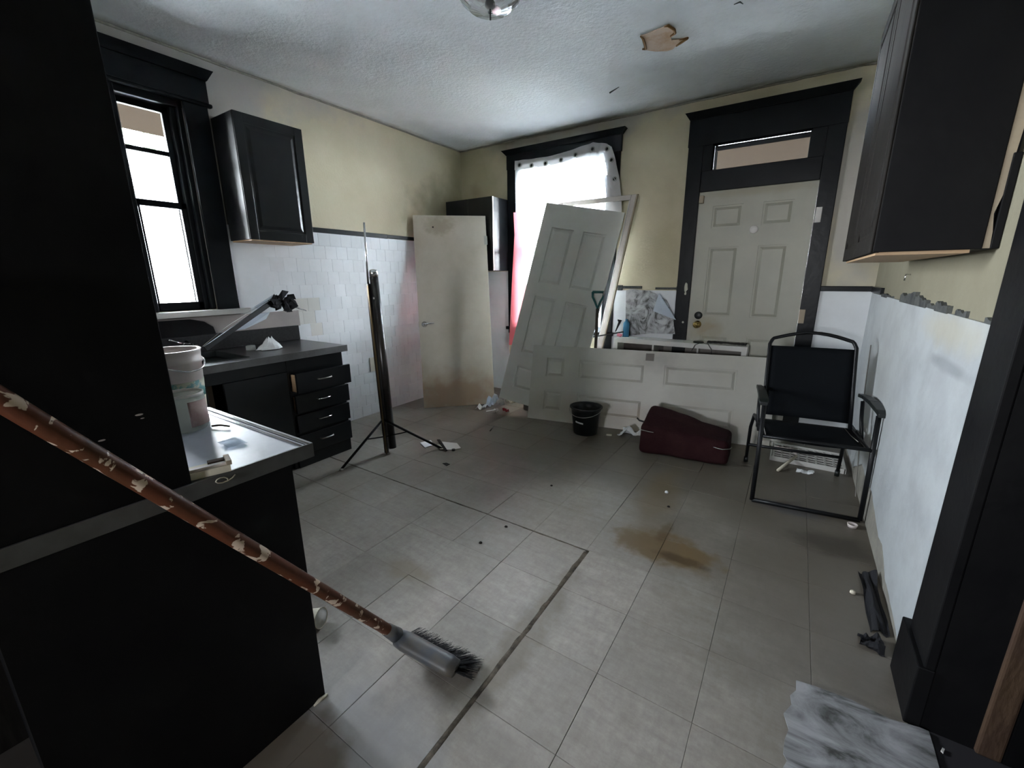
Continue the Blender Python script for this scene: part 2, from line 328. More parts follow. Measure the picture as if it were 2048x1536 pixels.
def build(name, mb, ma, parent=None, bevel=0, origin=None, world=True, solid=0, sub=0):
    """link the mesh; top-level meshes get their origin at the base centre of what they are"""
    me = D.meshes.new(name); vs = mb.v
    o = D.objects.new(name, me)
    if parent is None:
        if origin is None:
            xs = [v.x for v in vs]; ys = [v.y for v in vs]; zs = [v.z for v in vs]
            origin = ((min(xs)+max(xs))/2, (min(ys)+max(ys))/2, min(zs))
        o.location = origin; Mx = Matrix.Translation(origin)
        inv = Mx.inverted()
    else:
        o.parent = parent; Mx = MW[parent.name]; inv = Mx.inverted() if world else Matrix.Identity(4)
    me.from_pydata([inv @ v for v in vs], [], mb.f); me.update()
    for p, s in zip(me.polygons, mb.sm): p.use_smooth = s
    bm = bmesh.new(); bm.from_mesh(me); bmesh.ops.recalc_face_normals(bm, faces=bm.faces[:]); bm.to_mesh(me); bm.free()
    me.materials.append(ma); COL.objects.link(o); MW[o.name] = Mx
    if solid: k = o.modifiers.new('thickness', 'SOLIDIFY'); k.thickness = solid; k.offset = 0
    if bevel: k = o.modifiers.new('bevel', 'BEVEL'); k.width = bevel; k.segments = 2; k.limit_method = 'ANGLE'
    if sub: k = o.modifiers.new('smooth', 'SUBSURF'); k.levels = sub; k.render_levels = sub
    return o
def thing(name, label, cat, loc, M=None, group=None):
    o = D.objects.new(name, None); COL.objects.link(o); o.empty_display_size = .1
    Mx = M if M is not None else Matrix.Translation(loc)
    o.matrix_world = Mx; MW[o.name] = Mx.copy()
    return props(o, label, cat, group)
def struct(name, mb, ma, parent=None, **k):
    o = build(name, mb, ma, parent, **k)
    if parent is None: o['kind'] = 'structure'
    return o
def B(a, b): return MB().box(a, b)

XL, XR, YB, ZC = -3.451, .478, 4.176, 2.745
YF = -4.2

# ------------------------------------------------------------------ setting: floor
fl = struct('floor', B((XL-.15, YF, -.08), (2.2, YB+.12, -.006)), m_sub, origin=(0, 0, 0))
def tile_mesh(w, h, name):
    mb = MB(); g = .0005; b = .0009
    x0, x1, y0, y1 = g, w-g, g, h-g
    vs = [(x0,y0,-.006),(x1,y0,-.006),(x1,y1,-.006),(x0,y1,-.006),(x0,y0,-b),(x1,y0,-b),(x1,y1,-b),(x0,y1,-b),
          (x0+b,y0+b,0),(x1-b,y0+b,0),(x1-b,y1-b,0),(x0+b,y1-b,0)]
    fs = [(8,9,10,11)] + [(i,(i+1)%4,4+(i+1)%4,4+i) for i in range(4)] + [(4+i,4+(i+1)%4,8+(i+1)%4,8+i) for i in range(4)]
    me = D.meshes.new(name); me.from_pydata(vs, [], fs); me.update(); me.materials.append(m_floor); return me
S = .309; TX0 = -.101; TY0 = 1.759
xs = [XL] + [TX0+S*k for k in range(-10, 2)] + [XR]
ys = [TY0+S*k for k in range(-8, 8)] + [YB]
full = tile_mesh(S, S, 'tile'); cache = {}
for i in range(len(xs)-1):
    for j in range(len(ys)-1):
        x0, x1, y0, y1 = xs[i], xs[i+1], ys[j], ys[j+1]
        # the sawn trench of an old repair runs along two joints of the grid
        if abs(x0-(TX0-2*S)) < .01 and .3 < y0 < 1.70: x0 += .016
        if abs(y1-TY0) < .01 and x1 < -.6: y1 -= .006
        if y1 < -.1 and x1 < -1.2: continue
        w, h = round(x1-x0, 4), round(y1-y0, 4)
        me = full if (abs(w-S) < 1e-3 and abs(h-S) < 1e-3) else cache.setdefault((w, h), tile_mesh(w, h, 'tile'))
        o = D.objects.new('tile', me); COL.objects.link(o); o.parent = fl
        o.location = (x0, y0, random.uniform(-.0009, .0006)); o.rotation_euler.z = random.uniform(-.0015, .0015)
# ragged filler standing in the sawn trench
mb = MB()
def filler(a, b, w, n, seed):
    a = Vector(a); b = Vector(b); d = (b-a).normalized(); s = Vector((d.y, -d.x, 0))
    def fn(u, v):
        p = a.lerp(b, u); k = noise.noise(Vector((p.x*14+seed, p.y*14, v*3)))
        return p + s*((v-.5)*w*(1+.9*k)) + Vector((0, 0, -.0015+.0022*math.sin(v*PI)*(1+k)))
    mb.grid(n, 4, fn)
filler((-.709, .3, 0), (-.714, 1.74, 0), .027, 90, 1); filler((-2.7, 1.756, 0), (-.71, 1.752, 0), .010, 90, 5)
build('crack_filler', mb, m_crack, fl)
# darker floor of the room beside the camera
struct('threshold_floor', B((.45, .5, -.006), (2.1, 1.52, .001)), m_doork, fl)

# ------------------------------------------------------------------ setting: walls
WY0, WY1, WZ0, WZ1 = .43, 1.41, 1.13, 2.45            # left window opening
mb = MB()
T = .17
mb.box((XL-T, YF, -.08), (XL, WY0, ZC)); mb.box((XL-T, WY1, -.08), (XL, YB+T, ZC))
mb.box((XL-T, WY0, -.08), (XL, WY1, WZ0)); mb.box((XL-T, WY0, WZ1), (XL, WY1, ZC))
wl = struct('wall_left', mb, m_wall, origin=(XL, 1, 0))
BX0, BX1, BZ0, BZ1 = -2.66, -1.64, .78, 2.46           # back window opening
DX0, DX1, DZ1, TZ0, TZ1 = -.81, .04, 2.03, 2.185, 2.39 # entry door and transom openings
mb = MB()
mb.box((XL, YB, -.08), (BX0, YB+T, ZC)); mb.box((BX0, YB, -.08), (BX1, YB+T, BZ0)); mb.box((BX0, YB, BZ1), (BX1, YB+T, ZC))
mb.box((BX1, YB, -.08), (DX0, YB+T, ZC)); mb.box((DX0, YB, DZ1), (DX1, YB+T, TZ0)); mb.box((DX0, YB, TZ1), (DX1, YB+T, ZC))
mb.box((DX1, YB, -.08), (XR+T, YB+T, ZC))
wb = struct('wall_back', mb, m_wall, origin=(-1.5, YB, 0))
RY0, RY1, RZ1 = .52, 1.50, 2.06
mb = MB(); mb.box((XR, RY1+.02, -.08), (XR+.12, YB, ZC)); mb.box((XR, YF, -.08), (XR+.12, RY0, ZC)); mb.box((XR, RY0, RZ1), (XR+.12, RY1+.02, ZC))
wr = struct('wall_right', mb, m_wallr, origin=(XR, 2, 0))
mb = MB(); mb.box((XL, YF-.12, -.08), (-.95, YF, ZC)); mb.box((-.40, YF-.12, -.08), (XR, YF, ZC)); mb.box((-.95, YF-.12, -.08), (-.40, YF, 1.3)); mb.box((-.95, YF-.12, 1.83), (-.40, YF, ZC))  # the window opening here is added, to light the far doors
struct('wall_front', mb, m_wall)
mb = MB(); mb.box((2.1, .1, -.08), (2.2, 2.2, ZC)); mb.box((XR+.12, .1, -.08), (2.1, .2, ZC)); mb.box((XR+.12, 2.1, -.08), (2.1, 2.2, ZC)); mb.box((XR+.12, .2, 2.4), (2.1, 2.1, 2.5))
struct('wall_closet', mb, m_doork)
# ceiling: one slightly uneven sheet
def cf(u, v):
    x = XL-.15+u*(XR+.12-XL+.15); y = YF-.1+v*(YB+.15-YF+.1)
    return (x, y, ZC + .004*noise.noise(Vector((x*1.7, y*1.7, 3))))
mb = MB(); mb.grid(60, 70, cf); mb.box((XL-.16, YF-.11, ZC+.03), (XR+.13, YB+.16, ZC+.13))
ce = struct('ceiling', mb, m_ceil, origin=(-1.5, 1.5, ZC))

# white tiles of the left wall, each in its own bed (4 inch squares in running bond)
bed = build('tile_bed', B((XL, 1.58, .0), (XL+.004, 4.17, 1.712)), m_grout, wl)
tw, th = .1085, .107
def wt_mesh(w, h):
    g, b, d = .0002, .0008, .0085
    y0, y1, z0, z1 = g, w-g, g, h-g
    vs = [(0,y0,z0),(0,y1,z0),(0,y1,z1),(0,y0,z1),(d-b,y0,z0),(d-b,y1,z0),(d-b,y1,z1),(d-b,y0,z1),(d,y0+b,z0+b),(d,y1-b,z0+b),(d,y1-b,z1-b),(d,y0+b,z1-b)]
    fs = [(8,9,10,11)] + [(i,(i+1)%4,4+(i+1)%4,4+i) for i in range(4)] + [(4+i,4+(i+1)%4,8+(i+1)%4,8+i) for i in range(4)]
    me = D.meshes.new('wall_tile'); me.from_pydata(vs, [], fs); me.update(); me.materials.append(m_white); return me
wt = wt_mesh(tw, th); wt_b = wt.copy(); wt_b.materials[0] = m_beigetile
count = 0
for r in range(16):
    z = 1.712-(r+1)*th
    y = 1.60 - (tw/2 if r % 2 else 0)
    while y < 4.17-tw:
        hid = (z+th < .84 and y < 1.94) or y > 3.42
        if not hid and y > 1.57:
            beige = (r in (5, 6, 7) and 1.75 < y < 2.1 and random.random() < .45)
            o = D.objects.new('wall_tile', wt_b if beige else wt); COL.objects.link(o); o.parent = wl
            o.location = Vector((XL+.0035+random.uniform(-.0007, .0007), y, z)) - Vector((XL, 1, 0)); count += 1
            o.rotation_euler = (0, random.uniform(-.002, .002), random.uniform(-.002, .002))
        y += tw
# tiles of the corner behind the leaning door and of the back wall: too far, painted over smooth
mb = MB(); mb.box((XL, 3.5, 0), (XL+.0095, YB, 1.712)); mb.box((XL, 1.55, 0), (XL+.0128, 1.785, 1.712))
build('painted_tile_panel', mb, m_white, wl)
mb = MB(); mb.box((XL, YB-.010, 0), (-2.79, YB, 1.40)); mb.box((-1.53, YB-.010, 0), (-.93, YB, 1.203)); mb.box((.15, YB-.010, 0), (XR, YB, 1.209))
build('painted_tile_panel', mb, m_white, wb)
# right wall: white board over grey plaster, ragged at the foot
build('bare_plaster', B((XR-.003, 1.70, 0), (XR, YB, .3)), m_plaster, wr)
prof = [(1.70, .0), (1.78, .02), (1.9, .05), (2.05, .07), (2.16, .075), (2.25, .12), (2.33, .145), (2.42, .13), (2.55, .16), (2.76, .21), (2.95, .19), (3.18, .205), (3.5, .06), (3.8, .05), (4.17, .04)]
poly = []
for (a, b), (c_, d_) in zip(prof, prof[1:]):
    n = 5
    for k in range(n):
        t = k/n; poly.append((XR-.011, a+(c_-a)*t, max(0, b+(d_-b)*t + (.012*noise.noise(Vector(((a+(c_-a)*t)*30, 0, 1))) if k else 0))))
poly += [(XR-.011, 4.17, .04), (XR-.011, 4.17, 1.20), (XR-.011, 1.70, 1.19)]
build('wainscot_board', MB().prism(poly, (.0105, 0, 0)), m_panelwall, wr)
# chair rails
mb = B((XL, 1.60, 1.712), (XL+.018, 3.0, 1.752)); mb.box((XL, 3.0, 1.716), (XL+.018, YB, 1.750))
struct('trim_1', mb, m_black2, bevel=.003)
t2 = struct('trim_2', B((-.93, YB-.02, 1.205), (-.925, YB, 1.24)), m_char)
for x0, x1, z0, z1 in [(-1.49, -1.44, 1.20, 1.25), (-1.44, -1.25, 1.218, 1.243), (-1.12, -.93, 1.212, 1.232)]:
    build('rail_piece', B((x0, YB-.022, z0), (x1, YB-.0, z1)), m_char, t2, bevel=.003)
struct('trim_3', B((.14, YB-.024, 1.209), (XR-.012, YB, 1.248)), m_black2, bevel=.004)
t4 = struct('trim_4', B((XR-.020, 3.72, 1.205), (XR, 4.155, 1.246)), m_black2, bevel=.003)
random.seed(11)
for y0, y1, h, dd in [(3.50, 3.72, .025, .012), (3.33, 3.5, .018, .008), (2.72, 3.06, .058, .016), (2.50, 2.72, .050, .014), (2.36, 2.5, .022, .01), (2.17, 2.34, .040, .016), (1.98, 2.10, .022, .008), (1.70, 1.80, .018, .01)]:
    n = 7; ol = [(XR, y0, 1.190)]
    ol += [(XR, y0+(y1-y0)*k/n, 1.190+h*random.uniform(.55, 1.05)) for k in range(n+1)] + [(XR, y1, 1.190)]
    build('broken_rail_piece', MB().prism(ol, (-dd, 0, 0)), m_char, t4)

# ------------------------------------------------------------------ windows
def casing_box(parent, name, a, b, ma=None, bev=.004): return build(name, B(a, b), ma or m_black2, parent, bevel=bev)
w1 = struct('window_1', B((XL-.10, WY0, WZ0-.03), (XL-.002, WY1, WZ0)), m_black2, origin=(XL, 1.0, WZ0))
e = XL
casing_box(w1, 'side_casing', (e, 1.405, 1.085), (e+.028, 1.545, 2.44)); casing_box(w1, 'side_casing', (e, .30, 1.085), (e+.028, .435, 2.44))
casing_box(w1, 'mullion_casing', (e-.03, .965, 1.13), (e+.015, 1.065, 2.44))
casing_box(w1, 'head_casing', (e, .28, 2.465), (e+.030, 1.558, 2.60)); casing_box(w1, 'head_bead', (e, .27, 2.44), (e+.040, 1.575, 2.465), bev=.01)
mb = MB().add([(e, .26, 2.60), (e+.035, .26, 2.60), (e+.07, .23, 2.655), (e, .23, 2.655), (e, 1.565, 2.60), (e+.035, 1.565, 2.60), (e+.07, 1.595, 2.655), (e, 1.595, 2.655)],
    [(0,1,2,3), (7,6,5,4), (1,5,6,2), (3,2,6,7), (0,4,5,1)])
build('cornice', mb, m_black2, w1)
casing_box(w1, 'sill', (e-.10, .26, 1.09), (e+.075, 1.60, 1.128), m_mouldw); casing_box(w1, 'apron', (e, .50, .955), (e+.0135, 2.0, 1.085), m_greyb)
for y0, y1, x0, x1 in [(1.378, 1.408, -.10, -.01), (1.350, 1.380, -.10, -.045), (.965, .995, -.10, -.03), (1.035, 1.065, -.10, -.03), (.43, .46, -.1, -.01)]:
    casing_box(w1, 'jamb_stop', (e+x0, y0, 1.13), (e+x1, y1, 2.44), bev=.006)
casing_box(w1, 'head_stop', (e-.10, .43, 2.405), (e-.01, 1.41, 2.45))
mb = MB(); mb.box((e-.19, .43, 2.40), (e-.088, 1.41, 2.452)); mb.box((e-.19, 1.350, 1.13), (e-.088, 1.41, 2.40)); mb.box((e-.19, .43, 1.13), (e-.088, .46, 2.40)); mb.box((e-.19, .97, 1.13), (e-.088, 1.06, 2.40))
build('added_outer_lining', mb, m_matte, w1)  # matte black lining added to cover the brightly lit reveal
for (a, b) in ((1.065, 1.352), (.46, .967)):
    for nm, x, z0, z1 in (('upper_sash', e-.085, 1.79, 2.41), ('lower_sash', e-.055, 1.13, 1.83)):
        mb = MB(); s = .034
        mb.box((x-.03, a, z0), (x, a+s, z1)); mb.box((x-.03, b-s, z0), (x, b, z1)); mb.box((x-.03, a, z0), (x, b, z0+(.04 if nm == 'upper_sash' else .055))); mb.box((x-.03, a, z1-.04), (x, b, z1))
        if nm == 'upper_sash': mb.box((x-.028, a, 2.115), (x-.004, b, 2.143))
        so = build(nm, mb, m_black2, w1, bevel=.004)
        build('pane', B((x-.017, a+s-.004, z0+.03), (x-.013, b-s+.004, z1-.03)), m_pane, so)
w2 = struct('window_2', B((BX0, YB+.03, BZ0-.03), (BX1, YB+.14, BZ0)), m_black2, origin=(-2.15, YB, BZ0))
f = YB
casing_box(w2, 'side_casing', (-2.785, f-.026, .70), (-2.655, f, 2.47)); casing_box(w2, 'side_casing', (-1.645, f-.026, .30), (-1.525, f, 2.47))
casing_box(w2, 'head_casing', (-2.79, f-.03, 2.455), (-1.515, f, 2.595))
mb = MB().add([(-2.79, f, 2.595), (-2.79, f-.035, 2.595), (-2.83, f-.075, 2.64), (-2.83, f, 2.64), (-1.515, f, 2.595), (-1.515, f-.035, 2.595), (-1.475, f-.075, 2.64), (-1.475, f, 2.64)],
    [(3,2,1,0), (4,5,6,7), (2,6,5,1), (7,6,2,3), (1,5,4,0)])
build('cornice', mb, m_black2, w2)
casing_box(w2, 'sill', (-2.80, f-.06, .745), (-1.51, f+.1, .78))
for nm, y, z0, z1 in (('upper_sash', f+.12, 1.60, 2.46), ('lower_sash', f+.085, .78, 1.65)):
    mb = MB(); s = .045
    mb.box((BX0, y-.03, z0), (BX0+s, y, z1)); mb.box((BX1-s, y-.03, z0), (BX1, y, z1)); mb.box((BX0, y-.03, z0), (BX1, y, z0+.045)); mb.box((BX0, y-.03, z1-.045), (BX1, y, z1))
    so = build(nm, mb, m_black2, w2, bevel=.004)
    build('pane', B((BX0+s-.004, y-.017, z0+.03), (BX1-s+.004, y-.013, z1-.03)), m_pane, so)

# ------------------------------------------------------------------ entry door with transom
d1 = struct('door_1', B((DX0+.005, YB+.034, .012), (DX1-.005, YB+.055, DZ1-.005)), m_cream, origin=(-.385, YB, 0))
def panelled(parent, W, Hh, panels, M, ma, t=.035, rec=.013, face_name='door_face', rail=True):
    """stiles and rails proud of the recessed ground, one raised field per panel; local x width, z height, front at y=0"""
    mb = MB(); mb.box((0, rec, 0), (W, t, Hh), M)
    xs_ = sorted({0, W} | {p[0] for p in panels} | {p[2] for p in panels}); zs_ = sorted({0, Hh} | {p[1] for p in panels} | {p[3] for p in panels})
    for i in range(len(xs_)-1):
        for j in range(len(zs_)-1):
            cx, cz = (xs_[i]+xs_[i+1])/2, (zs_[j]+zs_[j+1])/2
            if not any(p[0] < cx < p[2] and p[1] < cz < p[3] for p in panels):
                mb.box((xs_[i], 0, zs_[j]), (xs_[i+1], rec+.001, zs_[j+1]), M)
    if parent is not None: build(face_name, mb, ma, parent)
    for p in panels:
        g = .012
        q = MB().frustum(p[0]+g, p[1]+g, p[2]-g, p[3]-g, rec+.0005, .003, .022, M)
        build('panel', q, ma, parent)
dw, dh = DX1-DX0-.01, DZ1-.017
Md = Matrix.Translation((DX0+.005, YB-.002, .012))
pn = []
for (x0, x1) in ((.115, .345), (.49, .70)):
    pn += [(x0, 1.715, x1, 1.895), (x0, .97, x1, 1.56), (x0, .20, x1, .80)]
panelled(d1, dw, dh, pn, Md, m_cream)
def disc(parent, name, c, r, t, ma, axis='y', n=24, bev=.003):
    M = Matrix.Translation(c) @ Matrix.Rotation(PI/2, 4, 'X'); mb = MB().lathe([(r, 0), (r, t*.6), (r*.85, t), (0.001, t)], n, M=M); return build(name, mb, ma, parent)
disc(d1, 'escutcheon', (-.722, YB-.004, .985), .034, .012, m_plasticblk)
Mk = Matrix.Translation((-.722, YB-.004, .905)) @ Matrix.Rotation(PI/2, 4, 'X')
build('door_knob', MB().lathe([(.033, 0), (.033, .006), (.012, .014), (.012, .03), (.026, .04), (.031, .055), (.026, .068), (.001, .073)], 24, M=Mk), m_brass, d1)
disc(d1, 'white_round_cover', (-.363, YB-.004, 1.70), .032, .012, m_whiteplast)
k1 = casing_box(d1, 'side_casing', (-.925, YB-.030, 0), (-.805, YB, 2.40), m_black2); casing_box(d1, 'side_casing', (.035, YB-.030, 0), (.150, YB, 2.40), m_black2)
casing_box(d1, 'transom_bar', (-.805, YB-.026, 2.025), (.035, YB+.05, 2.19), m_black2); casing_box(d1, 'head_casing', (-.93, YB-.034, 2.385), (.152, YB, 2.59), m_black2)
casing_box(d1, 'side_jamb', (-.83, YB-.012, 2.18), (-.725, YB+.05, 2.39), m_black2); casing_box(d1, 'side_jamb', (-.065, YB-.012, 2.18), (.05, YB+.05, 2.39), m_black2)
mb = MB().add([(-.93, f, 2.59), (-.93, f-.035, 2.59), (-.965, f-.075, 2.64), (-.965, f, 2.64), (.152, f, 2.59), (.152, f-.035, 2.59), (.187, f-.075, 2.64), (.187, f, 2.64)],
    [(3,2,1,0), (4,5,6,7), (2,6,5,1), (7,6,2,3), (1,5,4,0)])
build('cornice', mb, m_black2, d1)
mb = MB(); mb.box((-.735, YB-.034, 2.3805), (-.055, YB+.001, 2.386)); mb.box((-.735, YB-.012, 2.19), (-.722, YB+.001, 2.3805)); mb.box((-.78, YB+.001, 2.380), (.0, YB+T+.02, 2.392)); mb.box((-.78, YB+.001, 2.18), (-.728, YB+T+.02, 2.372)); mb.box((-.05, YB+.04, 2.18), (.04, YB+T+.02, 2.372)); mb.box((-.745, YB+.05, 2.183), (-.05, YB+T+.02, 2.19)); mb.box((-.82, YB+.04, 2.18), (-.78, YB+T+.02, 2.392))
build('added_transom_lining', mb, m_matte, d1)  # black lining added over the lit reveal and the casing's bright reflection
build('transom_pane', B((-.727, YB+.02, 2.18), (-.06, YB+.026, 2.379)), m_pane, d1)
for z, x in ((1.775, .04), (1.01, .035)):
    build('hinge', B((x, YB-.036, z-.055), (x+.04, YB-.028, z+.055)), m_mouldw if z > 1.5 else m_tan, d1, bevel=.003)
build('latch_block', B((-.80, YB-.045, 1.935), (-.765, YB-.004, 1.995)), m_tan, d1, bevel=.003)
# chipped paint on the left casing
for zc, hh, ww in ((1.235, .085, .018), (1.18, .03, .01), (.92, .02, .010)):
    ol = [(-.845+ww*math.cos(a)*random.uniform(.7, 1.1), YB-.0305, zc+hh*.5*math.sin(a)*random.uniform(.8, 1.1)) for a in [k*PI/6 for k in range(12)]]
    build('paint_chip', MB().prism(ol, (0, -.0008, 0)), m_cream, d1)

# right-hand doorway: casing, plinth block, jamb, brown post
d2 = struct('door_2', B((XR+.0, RY1, 0), (XR+.13, RY1+.02, RZ1)), m_dull, origin=(XR, 1.5, 0))
casing_box(d2, 'side_casing', (XR-.026, RY1, .2), (XR, 1.69, 2.1), m_dull); casing_box(d2, 'plinth_block', (XR-.040, RY1-.005, 0), (XR, 1.725, .21), m_dull)
casing_box(d2, 'side_casing', (XR-.026, .34, 0), (XR, .52, 2.1), m_dull); casing_box(d2, 'head_casing', (XR-.028, .34, 2.06), (XR, 1.69, 2.22), m_dull)
casing_box(d2, 'bare_wood_post', (.592, RY1-.012, .0), (.645, RY1+.03, 2.04), m_brownpost, bev=.006)
casing_box(d2, 'inner_post', (.645, RY1-.01, 0), (.75, RY1+.09, 2.04), m_dull)

# ------------------------------------------------------------------ kitchen: peninsula
pb = thing('base_cabinet', 'black base cabinet of the peninsula in the left foreground, with flat painted side', 'cabinet', (-1.45, .29, 0))
build('carcass', B((-1.74, .012, .0), (-1.136, .579, .822)), m_dull, pb, bevel=.003)
build('rear_unit', B((-2.5, -.6, 0), (-1.76, .30, .82)), m_brownblack, pb)
build('corner_post', B((-1.139, .545, .0), (-1.131, .579, .822)), m_dull, pb)
build('side_panel', B((-1.136, .012, .0), (-1.131, .545, .822)), m_dull, pb)
pt = thing('countertop', 'grey laminate peninsula countertop with worn dark front edge, under the glass jar', 'countertop', (-1.45, .2, .822))
build('top', B((-1.80, -.28, .824), (-1.134, .630, .862)), m_lamwet, pt)
build('front_edge', B((-1.136, -.28, .823), (-1.129, .648, .866)), m_lamedge, pt, bevel=.001)
build('end_edge', B((-1.80, .630, .823), (-1.136, .648, .8655)), m_lamedge, pt)
build('metal_edge_strip', B((-1.80, .612, .862), (-1.137, .622, .8645)), m_chrome, pt); build('metal_edge_strip', B((-1.80, .632, .865), (-1.132, .640, .8665)), m_chrome, pt)
pc = thing('tall_cabinet', 'tall black cabinet standing on the peninsula, its flat side filling the left edge', 'cabinet', (-1.42, 0, .866))
build('side_panel', B((-1.154, -.28, .866), (-1.134, .345, 2.60)), m_dull, pc, bevel=.002)
build('carcass', B((-1.74, -.28, .866), (-1.155, .343, 2.60)), m_dull, pc)
build('crown', B((-1.75, -.29, 2.60), (-1.125, .352, 2.68)), m_dull, pc, bevel=.006)
for y, z, s in ((.279, 1.054, .006), (.283, 1.045, .003), (.213, 1.018, .005)):
    ol = [(-1.134, y+s*1.2*math.cos(a), z+s*(.6 if s < .0095 else 1)*.6*math.sin(a)) for a in [k*PI/4 for k in range(8)]]
    build('paint_chip', MB().prism(ol, (.0006, 0, 0)), m_pinkplast, pc)

# sink run along the left wall
sb = thing('base_cabinet', 'black sink base cabinet with broken open door under the left window', 'cabinet', (-3.12, 1.2, 0))
mb = MB(); mb.box((XL+.014, .60, .0), (-2.86, .62, .80)); mb.box((XL+.014, 1.49, .0), (-2.86, 1.51, .80)); mb.box((XL+.014, .6, .08), (-2.86, 1.5, .10)); mb.box((XL+.014, .62, .1), (XL+.024, 1.49, .8))
mb.box((-2.86, .60, .72), (-2.84, 1.51, .80)); mb.box((-2.86, .60, 0), (-2.84, .64, .72)); mb.box((-2.90, .60, 0), (-2.89, 1.51, .08))
build('carcass', mb, m_cab, sb)
build('door', B((-2.838, 1.11, .10), (-2.82, 1.50, .72)), m_cab, sb, bevel=.002)
build('door', B((-2.838, .64, .10), (-2.82, 1.02, .72)), m_cab, sb, bevel=.002)
build('torn_back_board', B((-2.98, 1.03, .15), (-2.975, 1.105, .70)), m_tan, sb)
build('wood_scrap', B((-2.82, 1.0, .12), (-2.79, 1.12, .22)), m_tan, sb)
db = thing('drawer_cabinet', 'black drawer cabinet at the end of the sink counter, top drawer pulled out', 'cabinet', (-3.12, 1.73, 0))
build('carcass', B((XL+.014, 1.515, 0), (-2.845, 1.95, .80)), m_cab, db, bevel=.002)
for k, (z0, z1, px_) in enumerate(((.565, .705, .060), (.415, .545, .018), (.265, .395, .004), (.10, .245, .0))):
    dr = build('drawer', B((-2.845+px_, 1.53, z0), (-2.825+px_, 1.955, z1)), m_cab, db, bevel=.003)
    if k < 2: build('drawer_side', B((-2.96, 1.532, z0+.01), (-2.845+px_, 1.546, z1-.012)), m_wood, dr)
    zc = (z0+z1)/2+.01; xh = -2.825+px_
    build('handle', MB().tube([(xh, 1.68, zc), (xh+.020, 1.69, zc), (xh+.026, 1.735, zc), (xh+.020, 1.78, zc), (xh, 1.79, zc)], .005, 8), m_chrome if k in (1, 2) else m_nickel, dr)
ct = thing('countertop', 'dark laminate sink countertop with black backsplash below the left window', 'countertop', (-3.12, 1.2, .80))
mb = MB(); mb.box((XL+.014, .55, .802), (-2.80, .95, .846)); mb.box((XL+.014, 1.32, .802), (-2.80, 1.968, .846)); mb.box((XL+.014, .95, .802), (-3.37, 1.32, .846)); mb.box((-2.90, .95, .802), (-2.80, 1.32, .846))
build('top', mb, m_lam, ct)
build('front_edge', B((-2.801, .55, .801), (-2.794, 1.970, .848)), m_lamedge, ct, bevel=.001)
build('backsplash', B((XL+.014, .55, .846), (-3.415, 1.97, .962)), m_lam, ct, bevel=.003)
poly = [(XL+.015, .55, .96), (XL+.015, 1.36, .96), (XL+.015, 1.35, 1.01), (XL+.015, 1.30, 1.05), (XL+.015, 1.22, 1.073), (XL+.015, .55, 1.075)]
build('splash_board', MB().prism(poly, (.012, 0, 0)), m_dull, ct)
sk = ct
mb = MB(); mb.box((-3.37, .95, .803), (-2.9, 1.32, .808)); mb.box((-3.37, .95, .808), (-3.36, 1.32, .85)); mb.box((-2.91, .95, .808), (-2.9, 1.32, .85)); mb.box((-3.36, .95, .808), (-2.91, .96, .85)); mb.box((-3.36, 1.31, .808), (-2.91, 1.32, .85))
build('sink_basin', mb, m_plasticblk, sk, bevel=.003)
build('faucet', MB().tube([(-3.385, 1.14, .846), (-3.385, 1.14, .91), (-3.33, 1.14, .935), (-3.2, 1.14, .925), (-3.17, 1.14, .90)], .011, 10), m_chrome, sk)
build('faucet_lever', MB().tube([(-3.385, 1.14, .915), (-3.37, 1.06, .955)], .007, 8), m_chrome, sk)

# wall cabinets
def raised_door(parent, x, y0, y1, z0, z1, ma, sgn=1):
    """door in a plane x=const facing sgn*x, with its moulding and raised field"""
    M = Matrix(((0, -sgn, 0, x), (1, 0, 0, y0), (0, 0, 1, z0), (0, 0, 0, 1)))
    W_, H_ = y1-y0, z1-z0
    mb = MB(); mb.box((0, 0, 0), (W_, .018, H_), M)
    for a, b in (((0, -.006, 0), (.06, 0, H_)), ((W_-.06, -.006, 0), (W_, 0, H_)), ((.06, -.006, 0), (W_-.06, 0, .06)), ((.06, -.006, H_-.06), (W_-.06, 0, H_))): mb.box(a, b, M)
    d = build('door', mb, ma, parent, bevel=.002)
    build('panel', MB().frustum(.075, .075, W_-.075, H_-.075, .0, -.007, .02, M), ma, d)
    return d
c1 = thing('wall_cabinet', 'black wall cabinet with raised panel door beside the left window', 'cabinet', (-3.3, 1.8, 1.6))
build('carcass', B((XL+.002, 1.563, 1.60), (-3.17, 2.03, 2.385)), m_cab, c1, bevel=.002)
build('bottom_board', B((XL+.002, 1.575, 1.592), (-3.17, 2.02, 1.60)), m_wood, c1)
raised_door(c1, -3.168, 1.566, 2.034, 1.600, 2.387, m_cab)
c2 = thing('wall_cabinet', 'black wall cabinet in the far corner between slab door and curtained window', 'cabinet', (-3.1, 4.0, 1.41))
build('carcass', B((XL+.012, 3.90, 1.408), (-2.792, YB-.002, 2.16)), m_cab, c2, bevel=.002)
build('door', B((XL+.012, 3.880, 1.408), (-3.125, 3.898, 2.162)), m_cab, c2, bevel=.002); build('door', B((-3.121, 3.880, 1.408), (-2.80, 3.898, 2.162)), m_cab, c2, bevel=.002)
build('bare_edge', B((-2.797, 3.884, 1.408), (-2.793, 3.899, 2.162)), m_nickel, c2)
c3 = thing('wall_cabinet', 'big near wall cabinet at the upper right, worn black with bare underside', 'cabinet', (.32, 2.4, 1.4))
build('carcass', B((.192, 1.872, 1.402), (.443, 2.968, 2.44)), m_dull, c3, bevel=.002)
build('scribe_strip', B((.459, 1.868, 1.402), (XR-.001, 1.90, 1.66)), m_dull, c3, bevel=.002)
